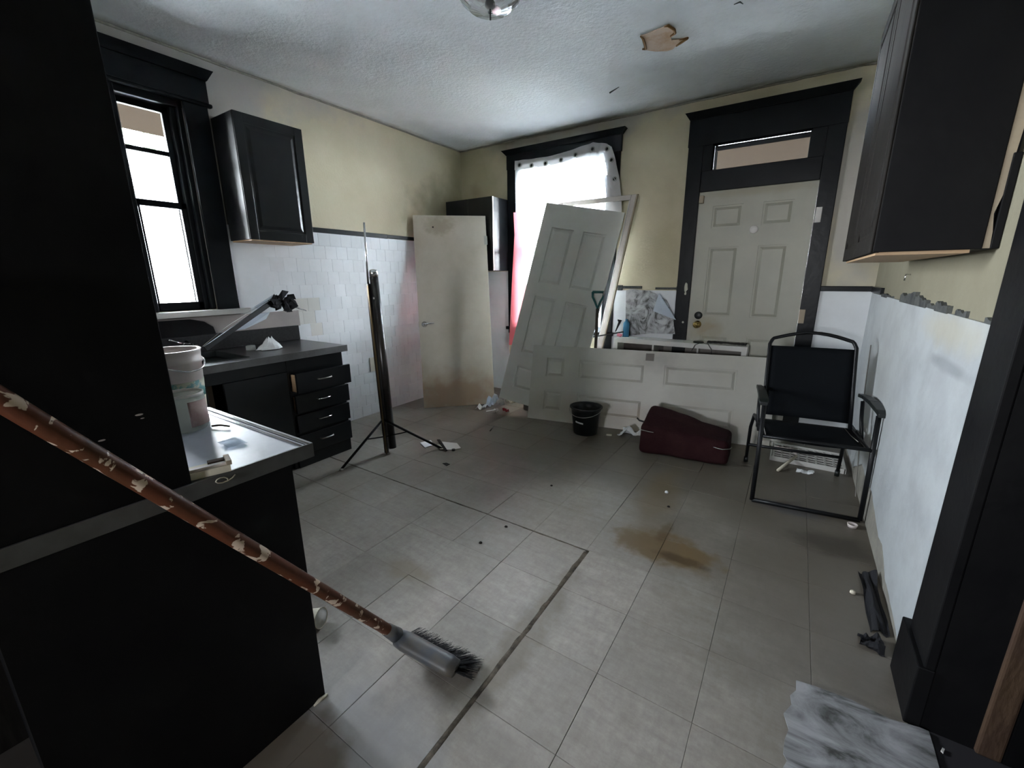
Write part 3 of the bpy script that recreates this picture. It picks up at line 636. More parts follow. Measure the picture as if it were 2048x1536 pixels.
mb = MB(); mb.prism([(.444, 1.874, 1.404), (.459, 1.874, 1.404), (.457, 1.874, 1.45), (.450, 1.874, 1.50), (.459, 1.874, 1.55), (.468, 1.874, 1.75), (.476, 1.874, 2.44), (.444, 1.874, 2.44)], (0, .012, 0))
build('bare_back_edge', mb, m_tan, c3)
build('carcass_back', B((.444, 1.90, 1.402), (XR-.002, 2.968, 2.44)), m_dull, c3)
build('bottom_board', B((.20, 1.88, 1.392), (.42, 2.96, 1.402)), m_wood, c3)
for y0, y1 in ((1.874, 2.418), (2.424, 2.968)): raised_door(c3, .190, y0, y1, 1.400, 2.442, m_brownblack, -1)

# ------------------------------------------------------------------ leaning doors
def RT(x, y, z, rz, rx, ry):
    return Matrix.Translation((x, y, z)) @ Matrix.Rotation(rz, 4, 'Z') @ Matrix.Rotation(rx, 4, 'X') @ Matrix.Rotation(ry, 4, 'Y')
M = RT(-3.139, 3.061, .0, .7565, -.1917, -.0069)
sd = thing('flush_door', 'plain stained off-white flush door leaning in the far left corner', 'door', None, M=M)
build('door_slab', MB().box((0, .0, 0), (.7535, .035, 2.0)), m_slab, sd, bevel=.002, world=False)
mb = MB(); Mk = Matrix.Translation((.055, 0, .88)) @ Matrix.Rotation(PI/2, 4, 'X'); mb.lathe([(.030, 0), (.030, .006), (.012, .010), (.011, .045), (.001, .047)], 20, M=Mk)
mb.tube([(.055, -.04, .88), (.10, -.045, .882), (.155, -.043, .885)], [.009, .008, .007], 10)
build('lever_handle', mb, m_chrome, sd, world=False)
build('latch', MB().box((-.004, .008, .85), (.0, .028, .91)), m_nickel, sd, world=False)
build('hinge', MB().box((.728, -.002, 1.70), (.762, .004, 1.79)), m_nickel, sd, world=False)
build('drill_hole', MB().lathe([(.008, 0), (.008, .002)], 10, M=Matrix.Translation((.20, .0, 1.88)) @ Matrix.Rotation(PI/2, 4, 'X'), capt=True), m_dull, sd, world=False)
def six_panel(W_, H_):
    r = []
    for (x0, x1) in ((.115, .335), (.43, .65)): r += [(x0, 1.66, x1, 1.84) if False else (x0, 1.60, x1, 1.80), (x0, .86, x1, 1.46), (x0, .20, x1, .70)]
    return r
M = RT(-2.391, 3.378, .154, .237, -.223, .184)
s6 = thing('panel_door', 'off-white panelled door standing tilted against the curtained window', 'door', None, M=M)
MW_id = Matrix.Identity(4)
def local_panelled(parent, W_, H_, panels, ma, M2=None, t=.034, rec=.013):
    mb = MB(); A = M2 or MW_id
    xs_ = sorted({0, W_} | {p[0] for p in panels} | {p[2] for p in panels}); zs_ = sorted({0, H_} | {p[1] for p in panels} | {p[3] for p in panels})
    mb.box((0, rec, 0), (W_, t, H_), A)
    for i in range(len(xs_)-1):
        for j in range(len(zs_)-1):
            cx, cz = (xs_[i]+xs_[i+1])/2, (zs_[j]+zs_[j+1])/2
            if not any(p[0] < cx < p[2] and p[1] < cz < p[3] for p in panels): mb.box((xs_[i], 0, zs_[j]), (xs_[i+1], rec+.001, zs_[j+1]), A)
    build('door_face', mb, ma, parent, world=False)
    for p in panels:
        g = .012; build('panel', MB().frustum(p[0]+g, p[1]+g, p[2]-g, p[3]-g, rec+.0005, .003, .022, A), ma, parent, world=False)
# its small panels are at the foot: it stands upside down
local_panelled(s6, .762, 1.962, [(.115, .14, .335, .36), (.43, .14, .65, .36), (.115, .50, .335, 1.07), (.43, .50, .65, 1.07), (.115, 1.20, .335, 1.74), (.43, 1.20, .65, 1.74)], m_offwhite2)
M = RT(-2.049, 3.37, .0, .184, -.243, .0)
h6 = thing('panel_door', 'off-white six-panel door lying on its long edge behind bucket and suitcase', 'door', None, M=M)
local_panelled(h6, 2.055, .716, [(.15, .10, .33, .28), (.15, .42, .33, .60), (.47, .10, 1.06, .28), (.47, .42, 1.06, .60), (1.22, .10, 1.78, .28), (1.22, .42, 1.78, .60)], m_offwhite)
build('tape_patch', MB().box((1.055, -.0015, .63), (1.125, .0, .695)), m_greyboard, h6, world=False)

# bare window-screen frame behind the tilted door
TR = at(1273, 388, 1, 4.058); TL = TR + (at(1120, 405, 1, 4.058)-TR)*1.02
BR = at(1203, 695, 1, 3.99); dn = (BR-TR); dn = dn*(2.05/abs(dn.z)); BR = TR+dn; BL = TL+dn*.97
sf = thing('screen_frame', 'empty pinkish white wooden frame leaning between tilted door and window', 'frame', (TR+BR)/2)
nrm = Vector((0, .030, .002))
def member(name, a, b, inw, w):
    mb = MB(); i = inw.normalized()*w; mb.hexa([a, b, b+i, a+i, a+nrm, b+nrm, b+i+nrm, a+i+nrm]); build(name, mb, m_frame, sf, bevel=.002)
hv = (TL-TR).normalized(); vv = dn.normalized()
member('stile', TR, BR, hv, .045); member('stile', TL, BL, -hv, .045); member('rail', TR+hv*.046, TL-hv*.046, vv, .045); member('rail', BR+hv*.046-vv*.05, BL-hv*.046-vv*.05, vv, .045)
mb = MB(); i = hv*.010; a = TR+hv*.046+vv*.046; b = BR+hv*.046-vv*.05
mb.hexa([a, b, b+i, a+i, a+nrm*.4, b+nrm*.4, b+i+nrm*.4, a+i+nrm*.4]); build('inner_bead', mb, m_mouldw, sf)
mb = MB(); o_ = Vector((.012, -.002, 0)); mb.hexa([TR+o_*.05, BR+o_*.05, BR+o_, TR+o_, TR+o_*.05+nrm, BR+o_*.05+nrm, BR+o_+nrm, TR+o_+nrm]); build('outer_strip', mb, m_tan, sf)

# ------------------------------------------------------------------ curtains
cy = 4.118
top_px = [(1030, 322), (1045, 320), (1063, 318), (1091, 314), (1122, 307), (1151, 297), (1175, 289), (1187, 285), (1200, 286), (1213, 287), (1224, 294)]
tp = [at(x, y, 1, cy) for x, y in top_px]
def topz(x):
    for a, b in zip(tp, tp[1:]):
        if a.x <= x <= b.x: return a.z+(b.z-a.z)*(x-a.x)/(b.x-a.x)
    return tp[0].z if x < tp[0].x else tp[-1].z
X0, X1 = tp[0].x, tp[-1].x
cu = thing('curtain', 'white sheer grommet curtain sagging over the far window', 'curtain', (-2.15, cy, .75))
def cfn(u, v):
    x = X0+(X1-.02-X0)*u; zt = topz(x)-.075; z = zt*(1-v)+.72*v
    x2 = x - .05*max(0, u-.8)/.2*v*(1 if v < .3 else .3/v*1)
    return (x2, cy+.012*math.sin(u*46+v*1.5)+.006*math.sin(u*19+2*v), z)
build('sheer_cloth', MB().grid(120, 24, cfn), m_sheer, cu)
# creases of folding: a faint woven grid of thicker threads
mb = MB()
for k in range(1, 17):
    z = 2.40-.095*k; n = 40
    pts = [(X0+(X1-.08-X0)*i/n, cy-.004+.012*math.sin(i/n*46), z) for i in range(n+1)]
    mb.tube(pts, .0011, 4, cap=False)
for k in range(1, 11):
    x = X0+.095*k; mb.tube([(x, cy-.014, topz(x)-.09), (x, cy-.014, .8)], .0010, 4, cap=False)
build('woven_check', mb, m_tape, cu)
tape_c = tp + [at(1232, 322, 1, cy-.006), at(1238, 352, 1, cy-.012), at(1243, 392, 1, cy-.02), at(1244, 450, 1, cy-.02)]
def tfn(u, v):
    n = len(tape_c)-1; k = min(int(u*n), n-1); t = u*n-k
    a, b = tape_c[k], tape_c[k+1]; p = a.lerp(b, t)
    ta = (tape_c[min(k+1, n)]-tape_c[max(k-1, 0)]).normalized(); tb = (tape_c[min(k+2, n)]-tape_c[k]).normalized(); tt = ta.lerp(tb, t).normalized()
    inn = Vector((tt.z, 0, -tt.x)); w = .088 if u < .75 else .10
    if inn.z > 0 and u < .6: inn = -inn
    if u > .7: inn = Vector((-abs(inn.x), 0, min(inn.z, 0)))
    return p + inn*w*v + Vector((0, .006*math.sin(u*60)-.004, 0))
build('heading_tape', MB().grid(70, 3, tfn), m_tape, cu)
ff = [at(1226, 350, 1, cy-.02), at(1243, 392, 1, cy-.02), at(1238, 460, 1, cy-.02), at(1222, 500, 1, cy-.02)]
fg = [at(1208, 350, 1, cy-.016), at(1212, 392, 1, cy-.016), at(1206, 460, 1, cy-.016), at(1200, 500, 1, cy-.016)]
def ffn(u, v):
    k = min(int(v*3), 2); t = v*3-k; a = fg[k].lerp(fg[k+1], t); b = ff[k].lerp(ff[k+1], t); p = a.lerp(b, u); return p+Vector((0, .004*math.sin(u*9), 0))
build('hanging_fold', MB().grid(6, 12, ffn), m_tape, cu)
for px_, py_ in [(1039, 330), (1063, 331), (1091, 327), (1122, 320), (1151, 310), (1185, 298), (1214, 298), (1223, 320), (1229, 358)]:
    c = at(px_, py_, 1, cy-.016); Mg = Matrix.Translation(c) @ Matrix.Rotation(PI/2, 4, 'X')
    g = build('grommet', MB().lathe([(.023, -.002), (.023, .003), (.014, .005), (.014, -.002)], 20, M=Mg, capb=False), m_nickel, cu)
    build('grommet_hole', MB().lathe([(.0145, -.001), (.0145, .0015)], 16, M=Mg, capt=True), m_plasticblk, g)
pk_l = [at(1027, 425, 1, 4.06), at(1029, 470, 1, 4.085), at(1024, 560, 1, 4.085), at(1018, 690, 1, 4.085)]
pk_r = [at(1033, 425, 1, 4.06), at(1041, 470, 1, 4.085), at(1052, 560, 1, 4.085), at(1070, 690, 1, 4.085)]
def pfn(u, v):
    k = min(int(v*3), 2); t = v*3-k; p = pk_l[k].lerp(pk_l[k+1], t).lerp(pk_r[k].lerp(pk_r[k+1], t), u); return p+Vector((0, .008*v*math.sin(u*10), 0))
pk = build('salmon_curtain', MB().grid(14, 30, pfn), m_salmon)
props(pk, 'narrow salmon pink cloth hanging at the left of the far window', 'curtain')

# ------------------------------------------------------------------ shelf behind the lying door
sh = thing('cube_shelf', 'low white cube shelf against the far wall behind the lying panelled door', 'shelf', (-.86, 4.0, 0))
y0, y1 = 3.965, 4.155
def zt(x): return .752
for nm, a, b in (('top_board', (-1.43, y0, .715), (-.285, y1, .757)), ('bottom_board', (-1.43, y0, .0), (-.285, y1, .04)), ('side_board', (-1.43, y0, .04), (-1.39, y1, .715)), ('side_board', (-.325, y0, .04), (-.285, y1, .715)),
                 ('divider', (-1.06, y0, .04), (-1.044, y1, .715)), ('divider', (-.69, y0+.1, .04), (-.675, y1, .715)), ('middle_shelf', (-1.39, y0+.005, .37), (-.325, y1, .386))):
    build(nm, B(a, b), m_shelf, sh, bevel=.001)
build('back_board', B((-1.39, y1-.006, .04), (-1.0, y1-.001, .715)), m_shelfin, sh); build('back_board', B((-1.0, y1-.006, .04), (-.325, y1-.001, .715)), m_greyboard, sh)
TOP = .757
# marble print sheet leaning above it
pts = [(1252, 581), (1262, 578), (1300, 582), (1333, 600), (1345, 628), (1350, 668), (1300, 667), (1251, 665)]
def lean(px_, py_):
    p = at(px_, py_, 1, 4.13); k = max(0, min(1, (p.z-.76)/.45)); return at(px_, py_, 1, 4.115+.035*k)
P = [lean(*q) for q in pts]
for p in P:
    if p.z < .80: p.z = .760
ms = thing('marble_sheet', 'marble-print vinyl sheet leaning on the far wall atop the white shelf', 'vinyl sheet', (-1.15, 4.11, .76))
build('printed_sheet', MB().prism(P, (0, .003, 0)), m_marble2, ms)
Q = [at(1318, 586, 1, 4.11), at(1352, 640, 1, 4.07), at(1326, 630, 1, 4.06), at(1306, 622, 1, 4.08)]
build('backing_film', MB().prism(Q, (0, .002, 0)), m_film, ms)
props(build('spray_can', MB().lathe([(.030, 0), (.030, .135), (.022, .15), (.013, .155), (.013, .175), (.001, .176)], 20, c=(-1.345, 4.06, TOP)), m_blue), 'small blue can standing on the white shelf beside the marble sheet', 'can')
mb = MB(); random.seed(3)
for k in range(7): mb.lathe([(.001, -.012), (.014, -.006), (.014, .006), (.001, .012)], 8, c=(-1.385+random.uniform(-.02, .02), 4.0+random.uniform(-.015, .015), TOP+.016+random.uniform(0, .018)))
props(build('bow', mb, m_pink), 'small bright pink bow on the left end of the white shelf', 'bow')
a = at(1187, 675, 1, 3.93); b = at(1247, 665, 1, 4.03)
props(build('flat_bar', MB().hexa([a, b, b+Vector((0,0,.012)), a+Vector((0,0,.012)), a+Vector((0,.02,0)), b+Vector((0,.02,0)), b+Vector((0,.02,.012)), a+Vector((0,.02,.012))]), m_plasticblk), 'thin black bar sticking out left over the white shelf end', 'bar')
props(build('envelope', B((-1.36, 3.99, TOP+.001), (-1.16, 4.04, TOP+.006)), m_paper, bevel=.001), 'long white envelope on the shelf in front of the marble sheet', 'envelope')
props(build('disc_lid', MB().lathe([(.042, 0), (.045, .006), (.040, .014), (.001, .015)], 24, c=(-.675, 4.03, TOP)), m_plasticblk), 'small round black lid on the shelf below the brass knob', 'lid')
cp = thing('cable_bundle', 'bundle of black cable lying on the right half of the white shelf', 'cable', (-.48, 4.02, TOP))
mb = MB(); random.seed(5)
for s in range(4):
    pts = [Vector((-.60+.30*t/11, 4.03+.03*math.sin(t*1.1+s*1.7), TOP+.008+.010*abs(math.sin(t*.9+s)))) for t in range(12)]; mb.tube(pts, .0055, 7)
build('coil', mb, m_cord, cp)
mb = MB(); mb.tube([at(1383, 702, 1, 3.93), at(1390, 690, 1, 3.94), at(1402, 685, 1, 3.955), at(1416, 688, 1, 3.955), at(1423, 700, 1, 3.94), at(1423, 712, 1, 3.93)], .003, 7)
build('loop', mb, m_cord, cp)
mb = MB(); mb.tube([at(1236, 641, 1, 4.08), at(1241, 640, 1, 4.08), at(1231, 663, 1, 4.08)], [.012, .014, .005], 8); 
props(build('hook_tool', mb, m_plasticblk), 'small black hooked tool by the frame, left of the blue can', 'tool')
# shovel
sv = thing('garden_shovel', 'shovel with teal D-grip and dark shaft standing between tilted and lying doors', 'shovel', (-1.56, 3.6, .1))
tg = at(1196, 583, 1, 3.745); g1 = at(1195, 617, 1, 3.735); bt = at(1191, 700, 1, 3.70); d = (bt-g1).normalized()
build('shaft', MB().tube([g1, g1+d*((g1.z-.56)/-d.z)], .0145, 12), m_shaft, sv)
low = g1+d*((g1.z-.56)/-d.z)
def blade(u, v): return low + Vector(((u-.5)*.13*(1-.5*v*v), .004-.008*math.cos((u-.5)*3)-.030*v, .03-.30*v*(1-.25*(2*abs(u-.5))**2*v)))
build('blade', MB().grid(10, 8, blade), m_nickel, sv, solid=.003)
hw = .05
build('d_grip', MB().tube([tg+Vector((-hw, 0, -.005)), tg+Vector((hw, 0, -.005)), tg+Vector((hw, 0, -.05)), tg+Vector((.025, 0, -.095)), g1, tg+Vector((-.025, 0, -.095)), tg+Vector((-hw, 0, -.05)), tg+Vector((-hw, 0, -.004))], [.012, .012, .010, .010, .016, .010, .010, .012], 10), m_teal, sv)

# ------------------------------------------------------------------ objects on the floor at the far wall
bk = thing('bucket', 'small black plastic bucket standing before the lying panelled door', 'bucket', (-1.405, 3.295, 0))
build('pail', MB().lathe([(.098, 0), (.102, .004), (.128, .215), (.134, .232), (.142, .236), (.142, .244), (.130, .244), (.122, .215), (.095, .008), (.001, .008)], 32, c=(-1.405, 3.295, 0)), m_plasticblk, bk)
build('handle', MB().tube([Vector((-1.405, 3.295, .232)) + Vector((.146*math.cos(a), -.05*math.sin(a)-.0, -.055*math.sin(a))) + Vector((0, -.09*math.sin(a), 0)) for a in [PI*k/16 for k in range(17)]], .003, 6), m_nickel, bk)
build('white_sticker', MB().grid(6, 1, lambda u, v: (-1.405+.1185*math.cos(-1.97+u*.62), 3.295+.1185*math.sin(-1.97+u*.62), .118+.013*v-.008*u)), m_paper, bk, solid=.0008)
su = thing('suitcase', 'dusty maroon soft suitcase lying before the lying panelled door', 'suitcase', (-.57, 3.28, 0))
def rbox(vs, name, ma, parent, bev, nz=0):
    mb = MB().hexa([Vector(v) for v in vs]); me = D.meshes.new(name); inv = MW[parent.name].inverted()
    me.from_pydata([inv @ v for v in mb.v], [], mb.f); bm = bmesh.new(); bm.from_mesh(me)
    bmesh.ops.bevel(bm, geom=bm.edges[:]+bm.verts[:], offset=bev, segments=5, profile=.6, affect='EDGES'); bmesh.ops.recalc_face_normals(bm, faces=bm.faces[:])
    bmesh.ops.subdivide_edges(bm, edges=[e for e in bm.edges if e.calc_length() > .1], cuts=8, use_grid_fill=True)
    for v in bm.verts:
        k = noise.noise(v.co*9); v.co += Vector((0, 0, 1))*k*nz + v.co.normalized()*noise.noise(v.co*6+Vector((5, 0, 0)))*nz*.6
    for fc in bm.faces: fc.smooth = True
    bm.to_mesh(me); bm.free(); me.materials.append(ma); o = D.objects.new(name, me); COL.objects.link(o); o.parent = parent; MW[o.name] = MW[parent.name]; return o
rbox([(-.885, 3.10, .004), (-.255, 3.165, .004), (-.27, 3.44, .004), (-.86, 3.36, .004), (-.88, 3.115, .215), (-.265, 3.175, .185), (-.275, 3.46, .195), (-.875, 3.40, .335)], 'shell', m_maroon, su, .045, .012)
build('zip', MB().tube([(-.886, 3.105, .205), (-.87, 3.088, .196), (-.80, 3.094, .190), (-.77, 3.096, .189)], .003, 6), m_nickel, su)
build('zip', MB().tube([(-.36, 3.158, .140), (-.30, 3.155, .136), (-.255, 3.168, .145), (-.247, 3.20, .15)], .003, 6), m_nickel, su)
build('carry_handle', MB().tube([(-.86, 3.26, .20), (-.93, 3.27, .205), (-.955, 3.29, .215)], .007, 7), m_cord, su)
def crumple(name, c, sx, sy, sz, ma, seed, n=9, tag_=None, solid=.0008):
    def fn(u, v):
        x, y = (u-.5)*sx, (v-.5)*sy
        return (c[0]+x+.1*sx*noise.noise(Vector((u*4, v*4, seed))), c[1]+y+.1*sy*noise.noise(Vector((u*4+9, v*4, seed))), c[2]+sz*max(.04, .35+1.1*noise.noise(Vector((u*2.6+seed, v*2.6, seed*2.1)))) )
    o = build(name, MB().grid(n, n, fn, smooth=False), ma, solid=solid)
    if tag_: props(o, *tag_)
    return o
crumple('plastic_bag', (-1.02, 3.44, 0), .24, .14, .085, m_paper, 2.1, 12, ('crumpled white plastic bag between bucket and maroon suitcase', 'plastic bag'))
props(build('paint_pot', MB().lathe([(.06, 0), (.06, .13), (.064, .135), (.056, .135), (.056, .01), (.001, .01)], 20, c=(-2.18, 3.62, 0)), m_greyboard), 'small grey pot under the raised corner of the tilted door', 'pot')
# heap of litter at the corner, piece by piece
random.seed(21)
spots = [(962, 818, m_paper, .10, .04, 'white torn wrapper at the left edge of the corner litter'), (985, 812, m_film, .13, .10, 'crumpled clear film on top of the corner litter'),
         (1003, 812, m_mouldw, .07, .07, 'crumpled pale wrapper in the middle of the corner litter'), (1012, 824, m_red, .06, .035, 'dark red packet lying in the corner litter'),
         (1022, 806, m_paperc, .10, .04, 'cream card strip at the right of the corner litter'), (992, 825, m_pinkplast, .06, .04, 'pinkish scrap at the front of the corner litter')]
for x, y, ma, sx, sz, lab in spots:
    p = at(x, y, 2, 0); crumple('litter_scrap', (p.x, p.y, .001), sx, sx*.7, sz*1.4, ma, x*.01, 7, (lab, 'litter', 'litter at the foot of the leaning doors'))
p = at(982, 821, 2, .03); Mq = Matrix.Translation(p) @ Matrix.Rotation(.5, 4, 'Z') @ Matrix.Rotation(-.2, 4, 'Y')
props(build('paper_strip', MB().box((-.05, -.012, 0), (.05, .012, .002), Mq), m_paper), 'bright white paper strip lying across the corner litter', 'litter', 'litter at the foot of the leaning doors')
# papers by the screen stand
def flat_scrap(name, pxs, z, th_, ma, lab, cat='paper', grp=None):
    P = [at(x, y, 2, z) for x, y in pxs]; o = build(name, MB().prism(P, (0, 0, th_)), ma); return props(o, lab, cat, grp)
flat_scrap('paper_scrap', [(840, 886), (862, 881), (868, 890), (850, 896)], .001, .004, m_paper, 'bluish white paper scrap left of the stand foot', 'paper', 'papers by the screen stand')
flat_scrap('paper_scrap', [(884, 884), (914, 887), (922, 897), (905, 900), (893, 900)], .001, .004, m_mouldw, 'larger pale folded paper right of the stand foot', 'paper', 'papers by the screen stand')
flat_scrap('paper_scrap', [(873, 890), (884, 889), (893, 898), (880, 899)], .007, .003, m_paperc, 'small cream card under the stand foot', 'paper', 'papers by the screen stand')
flat_scrap('wood_sliver', [(874, 880), (880, 880), (895, 902), (891, 903)], .012, .006, m_brownblack, 'short dark sliver across the papers by the stand', 'stick')
props(build('bottle_cap', MB().lathe([(.014, 0), (.014, .012), (.001, .013)], 14, c=tuple(at(907, 901, 2, 0))), m_plasticblk), 'black bottle cap by the papers', 'cap')
props(build('bottle_cap', MB().lathe([(.020, 0), (.024, .018), (.020, .019), (.017, .005), (.001, .005)], 16, c=tuple(at(1704, 1054, 2, 0))), m_pinkplast), 'white bottle cap before the right front foot of the folding chair', 'cap')
props(build('cotton_scrap', MB().lathe([(.001, 0), (.012, .003), (.010, .012), (.001, .014)], 9, c=tuple(at(1333, 986, 2, 0))), m_paper), 'tiny white scrap on the floor before the maroon suitcase', 'scrap')
props(build('cream_chip', MB().box((-.022, -.012, 0), (.022, .012, .006), Matrix.Translation(at(1218, 870, 2, 0)) @ Matrix.Rotation(.3, 4, 'Z')), m_paperc), 'flat cream chip on the floor right of the black bucket', 'scrap')
props(build('yellow_crumb', MB().lathe([(.001, 0), (.011, .003), (.009, .013), (.001, .015)], 9, c=tuple(at(1705, 1187, 2, 0))), m_paperc), 'yellowish crumb on the floor near the black rag', 'scrap')
props(build('screw', MB().tube([at(980, 862, 2, .004), at(988, 852, 2, .004)], .004, 6), m_plasticblk), 'short dark stick on the floor before the flush door', 'stick')
props(build('dry_leaf', MB().prism([at(x, y, 2, .001) for x, y in ((885, 927), (893, 926), (900, 929), (893, 932))], (0, 0, .003)), m_brownblack), 'small dark flake on the floor before the papers', 'flake')
for x, y, lab_ in ((1103, 972, 'dark crumb on the far floor before the bucket'), (1012, 1054, 'dark crumb just inside the floor crack, farther of two'), (961, 1086, 'dark crumb inside the cracked square, nearer the broom'), (1337, 1014, 'dark crumb by the brown floor stain')):
    props(build('dirt_crumb', MB().lathe([(.001, 0), (.009, .002), (.007, .006), (.001, .007)], 8, c=tuple(at(x, y, 2, 0))), m_brownblack), lab_, 'crumb', 'dark crumbs on the floor')
# rag and dirt at the foot of the right wall
crumple('rag', (.43, 2.08, .0), .06, .40, .035, m_cloth, 4.4, 12, ('long black rag along the foot of the right wall', 'rag'))
crumple('rag', (.395, 1.80, .0), .07, .08, .05, m_cloth, 6.1, 8, ('small black rag at the near end of the right wall', 'rag'))

# ------------------------------------------------------------------ folding chair
M = Matrix.Translation((.153, 3.075, 0)) @ Matrix.Rotation(math.radians(7), 4, 'Z')
fc = thing('folding_chair', 'black folding patio chair with sling seat in the right far corner', 'chair', None, M=M)
L = .262
def ctube(name, pts, r, ma=m_metalblk, n=10): return build(name, MB().tube(pts, r, n), ma, fc, world=False)
for s in (-1, 1):
    ctube('leg', [(s*L, -.31, .012), (s*L, -.295, .30), (s*L, -.265, .605)], .0125)
    ctube('leg', [(s*(L+.012), .325, .0), (s*(L+.012), .30, .28), (s*(L+.006), .20, .40), (s*(L-.015), -.17, .41)], .011)
    ctube('arm_link', [(s*(L+.002), -.06, .40), (s*(L+.004), .02, .50), (s*(L+.004), .06, .60)], .010)
    mb = MB(); ap = [(-.30, .615, .020), (-.27, .630, .026), (-.12, .640, .024), (.02, .635, .020), (.13, .62, .016)]
    for (ya, za, wa), (yb, zb, wb_) in zip(ap, ap[1:]):
        x = s*(L+.008); mb.hexa([(x-wa, ya, za-.012), (x+wa, ya, za-.012), (x+wb_, yb, zb-.012), (x-wb_, yb, zb-.012), (x-wa, ya, za+.010), (x+wa, ya, za+.010), (x+wb_, yb, zb+.010), (x-wb_, yb, zb+.010)])
    build('armrest', mb, m_plasticblk, fc, world=False, bevel=.004)
    build('rubber_foot', MB().tube([(s*(L+.012), .326, 0), (s*(L+.012), .322, .04)], .0145, 10), m_plasticblk, fc, world=False)
    build('hinge_plate', MB().box((s*(L-.004)-.006, -.06, .37), (s*(L-.004)+.006, .03, .43)), m_metalblk, fc, world=False, bevel=.003)
ctube('front_floor_bar', [(-L, -.31, .013), (L, -.31, .013)], .0125); ctube('rear_cross_bar', [(-L-.01, .31, .14), (L+.01, .31, .14)], .011)
ctube('back_lower_bar', [(-L+.02, .075, .405), (L-.02, .075, .405)], .010)
wbk = .232
def bk_(x, t): return (x, .06+.20*t, .40+.52*t)
arch = [bk_(-wbk, 0), bk_(-wbk, .5), bk_(-wbk, .94), (-wbk+.012, .262, .915)] + [(-wbk+.02+(2*wbk-.04)*k/10, .268, .925+.045*math.sin(PI*k/10)) for k in range(11)] + [(wbk-.012, .262, .915), bk_(wbk, .94), bk_(wbk, .5), bk_(wbk, 0)]
ctube('back_frame', arch, .011)
build('back_sling', MB().grid(10, 12, lambda u, v: Vector(bk_(-wbk+.006+(2*wbk-.012)*u, .09+.83*v)) + Vector((0, .012*math.sin(PI*u), 0))), m_sling, fc, world=False, solid=.003)
ctube('seat_frame', [(-wbk-.012, .08, .405), (-wbk-.012, -.29, .418), (wbk+.012, -.29, .418), (wbk+.012, .08, .405)], .011)
build('seat_sling', MB().grid(10, 10, lambda u, v: (-wbk+(2*wbk)*u, -.295+.37*v, .417-.028*math.sin(PI*u)*math.sin(PI*min(1, v+.15)))), m_sling, fc, world=False, solid=.003)
build('torn_thread', MB().tube([(.19, .0, .44), (.205, -.1, .425), (.215, -.2, .428)], .0022, 5), m_nickel, fc, world=False)
# white plastic grate and sticks under it
gr = thing('plastic_grate', 'white plastic grate lying on the floor under the folding chair', 'grate', (.22, 3.62, 0))
mb = MB()
for k in range(9): x = .0+.0527*k; mb.box((x, 3.50, .02), (x+.012, 3.80, .028))
for k in range(7): y = 3.50+.048*k; mb.box((0, y, .02), (.427, y+.012, .0275))
build('lattice', mb, m_mouldw, gr)
for nm, a, b in (('rim', (-.006, 3.488, .0), (.434, 3.50, .034)), ('rim', (-.006, 3.80, .0), (.434, 3.812, .034)), ('rim', (-.014, 3.488, 0), (-.004, 3.812, .034)), ('rim', (.428, 3.488, 0), (.438, 3.812, .034))): build(nm, B(a, b), m_mouldw, gr)
mb = MB().tube([at(1555, 941, 2, .01), at(1593, 912, 2, .05)], .010, 4)
props(build('wood_stick', mb, m_paperc), 'pale wooden stick lying on the grate under the chair', 'stick')
crumple('paper_wad', tuple(at(1570, 904, 2, .04)), .15, .07, .04, m_pinkplast, 8.8, 8, ('pinkish crumpled paper on the grate under the chair', 'paper'))
crumple('paper_wad', tuple(at(1610, 945, 2, .0)), .10, .05, .02, m_paper, 9.7, 8, ('small white crumpled paper before the grate under the chair', 'paper'))
# cord on the right wall behind the chair
cd = MB().tube([(XR-.016, 3.70, .87), (XR-.015, 3.60, .6), (XR-.015, 3.40, .30), (XR-.015, 3.2, .06), (XR-.018, 3.12, .01)], .003, 6)
props(build('cord', cd, m_greyboard), 'thin grey cord hanging down the right wall behind the chair', 'cord')

# ------------------------------------------------------------------ projector screen on tripod stand
b0 = at(785, 895, 2, .035); t0 = at(746, 540, 1, 2.10)
ts = thing('projector_screen', 'folded black projector screen upright on its tripod stand by the sink counter', 'screen', (b0.x, b0.y, 0))
ax = (t0-b0).normalized()
build('housing', MB().tube([b0, t0-ax*.05], .031, 16), m_casing, ts)
build('chrome_collar', MB().tube([t0-ax*.05, t0-ax*.015, t0, t0+ax*.006], [.032, .032, .026, .010], 16), m_chrome, ts)
lb = t0-ax*.20
Mo = Matrix.Translation(lb+Vector((.006, -.0325, 0)))
build('oval_badge', MB().tube([lb+Vector((.008, -.026, 0)), lb+Vector((.008, -.033, 0))], .014, 16), m_nickel, ts)
pb0 = at(773.5, 905, 2, .010); pt0 = at(736, 568, 1, 2.06)
build('stand_post', MB().tube([pb0, pt0], .0165, 4, smooth=False), m_casing, ts)
d3 = (pt0-pb0).normalized(); q = Vector((.012, -.013, 0))
build('gold_stripe', MB().tube([pb0+q, pt0+q-d3*.01], .006, 4, smooth=False), m_gold, ts)
build('chrome_rod', MB().tube([pt0-d3*.02, at(728, 445, 1, 2.06)], .0072, 12), m_chrome, ts)
hub = pb0+d3*.27; hub2 = pb0+d3*.13
for nm, ft, ankle in (('left', at(683, 938, 2, .008), None), ('right', at(882, 896, 2, .008), None), ('rear', Vector((-2.98, 2.42, .008)), None)):
    lg = build('leg', MB().tube([hub, ft], .0095, 8), m_metalblk, ts)
    mid = hub.lerp(ft, .42); build('brace', MB().tube([hub2, mid], .005, 6), m_metalblk, ts)
    mid2 = hub.lerp(ft, .30)
    build('foot', MB().lathe([(.001, -.002), (.013, .002), (.014, .010), (.001, .018)], 10, c=(ft.x, ft.y, .0)), m_whiteplast if nm == 'left' else m_plasticblk, lg)
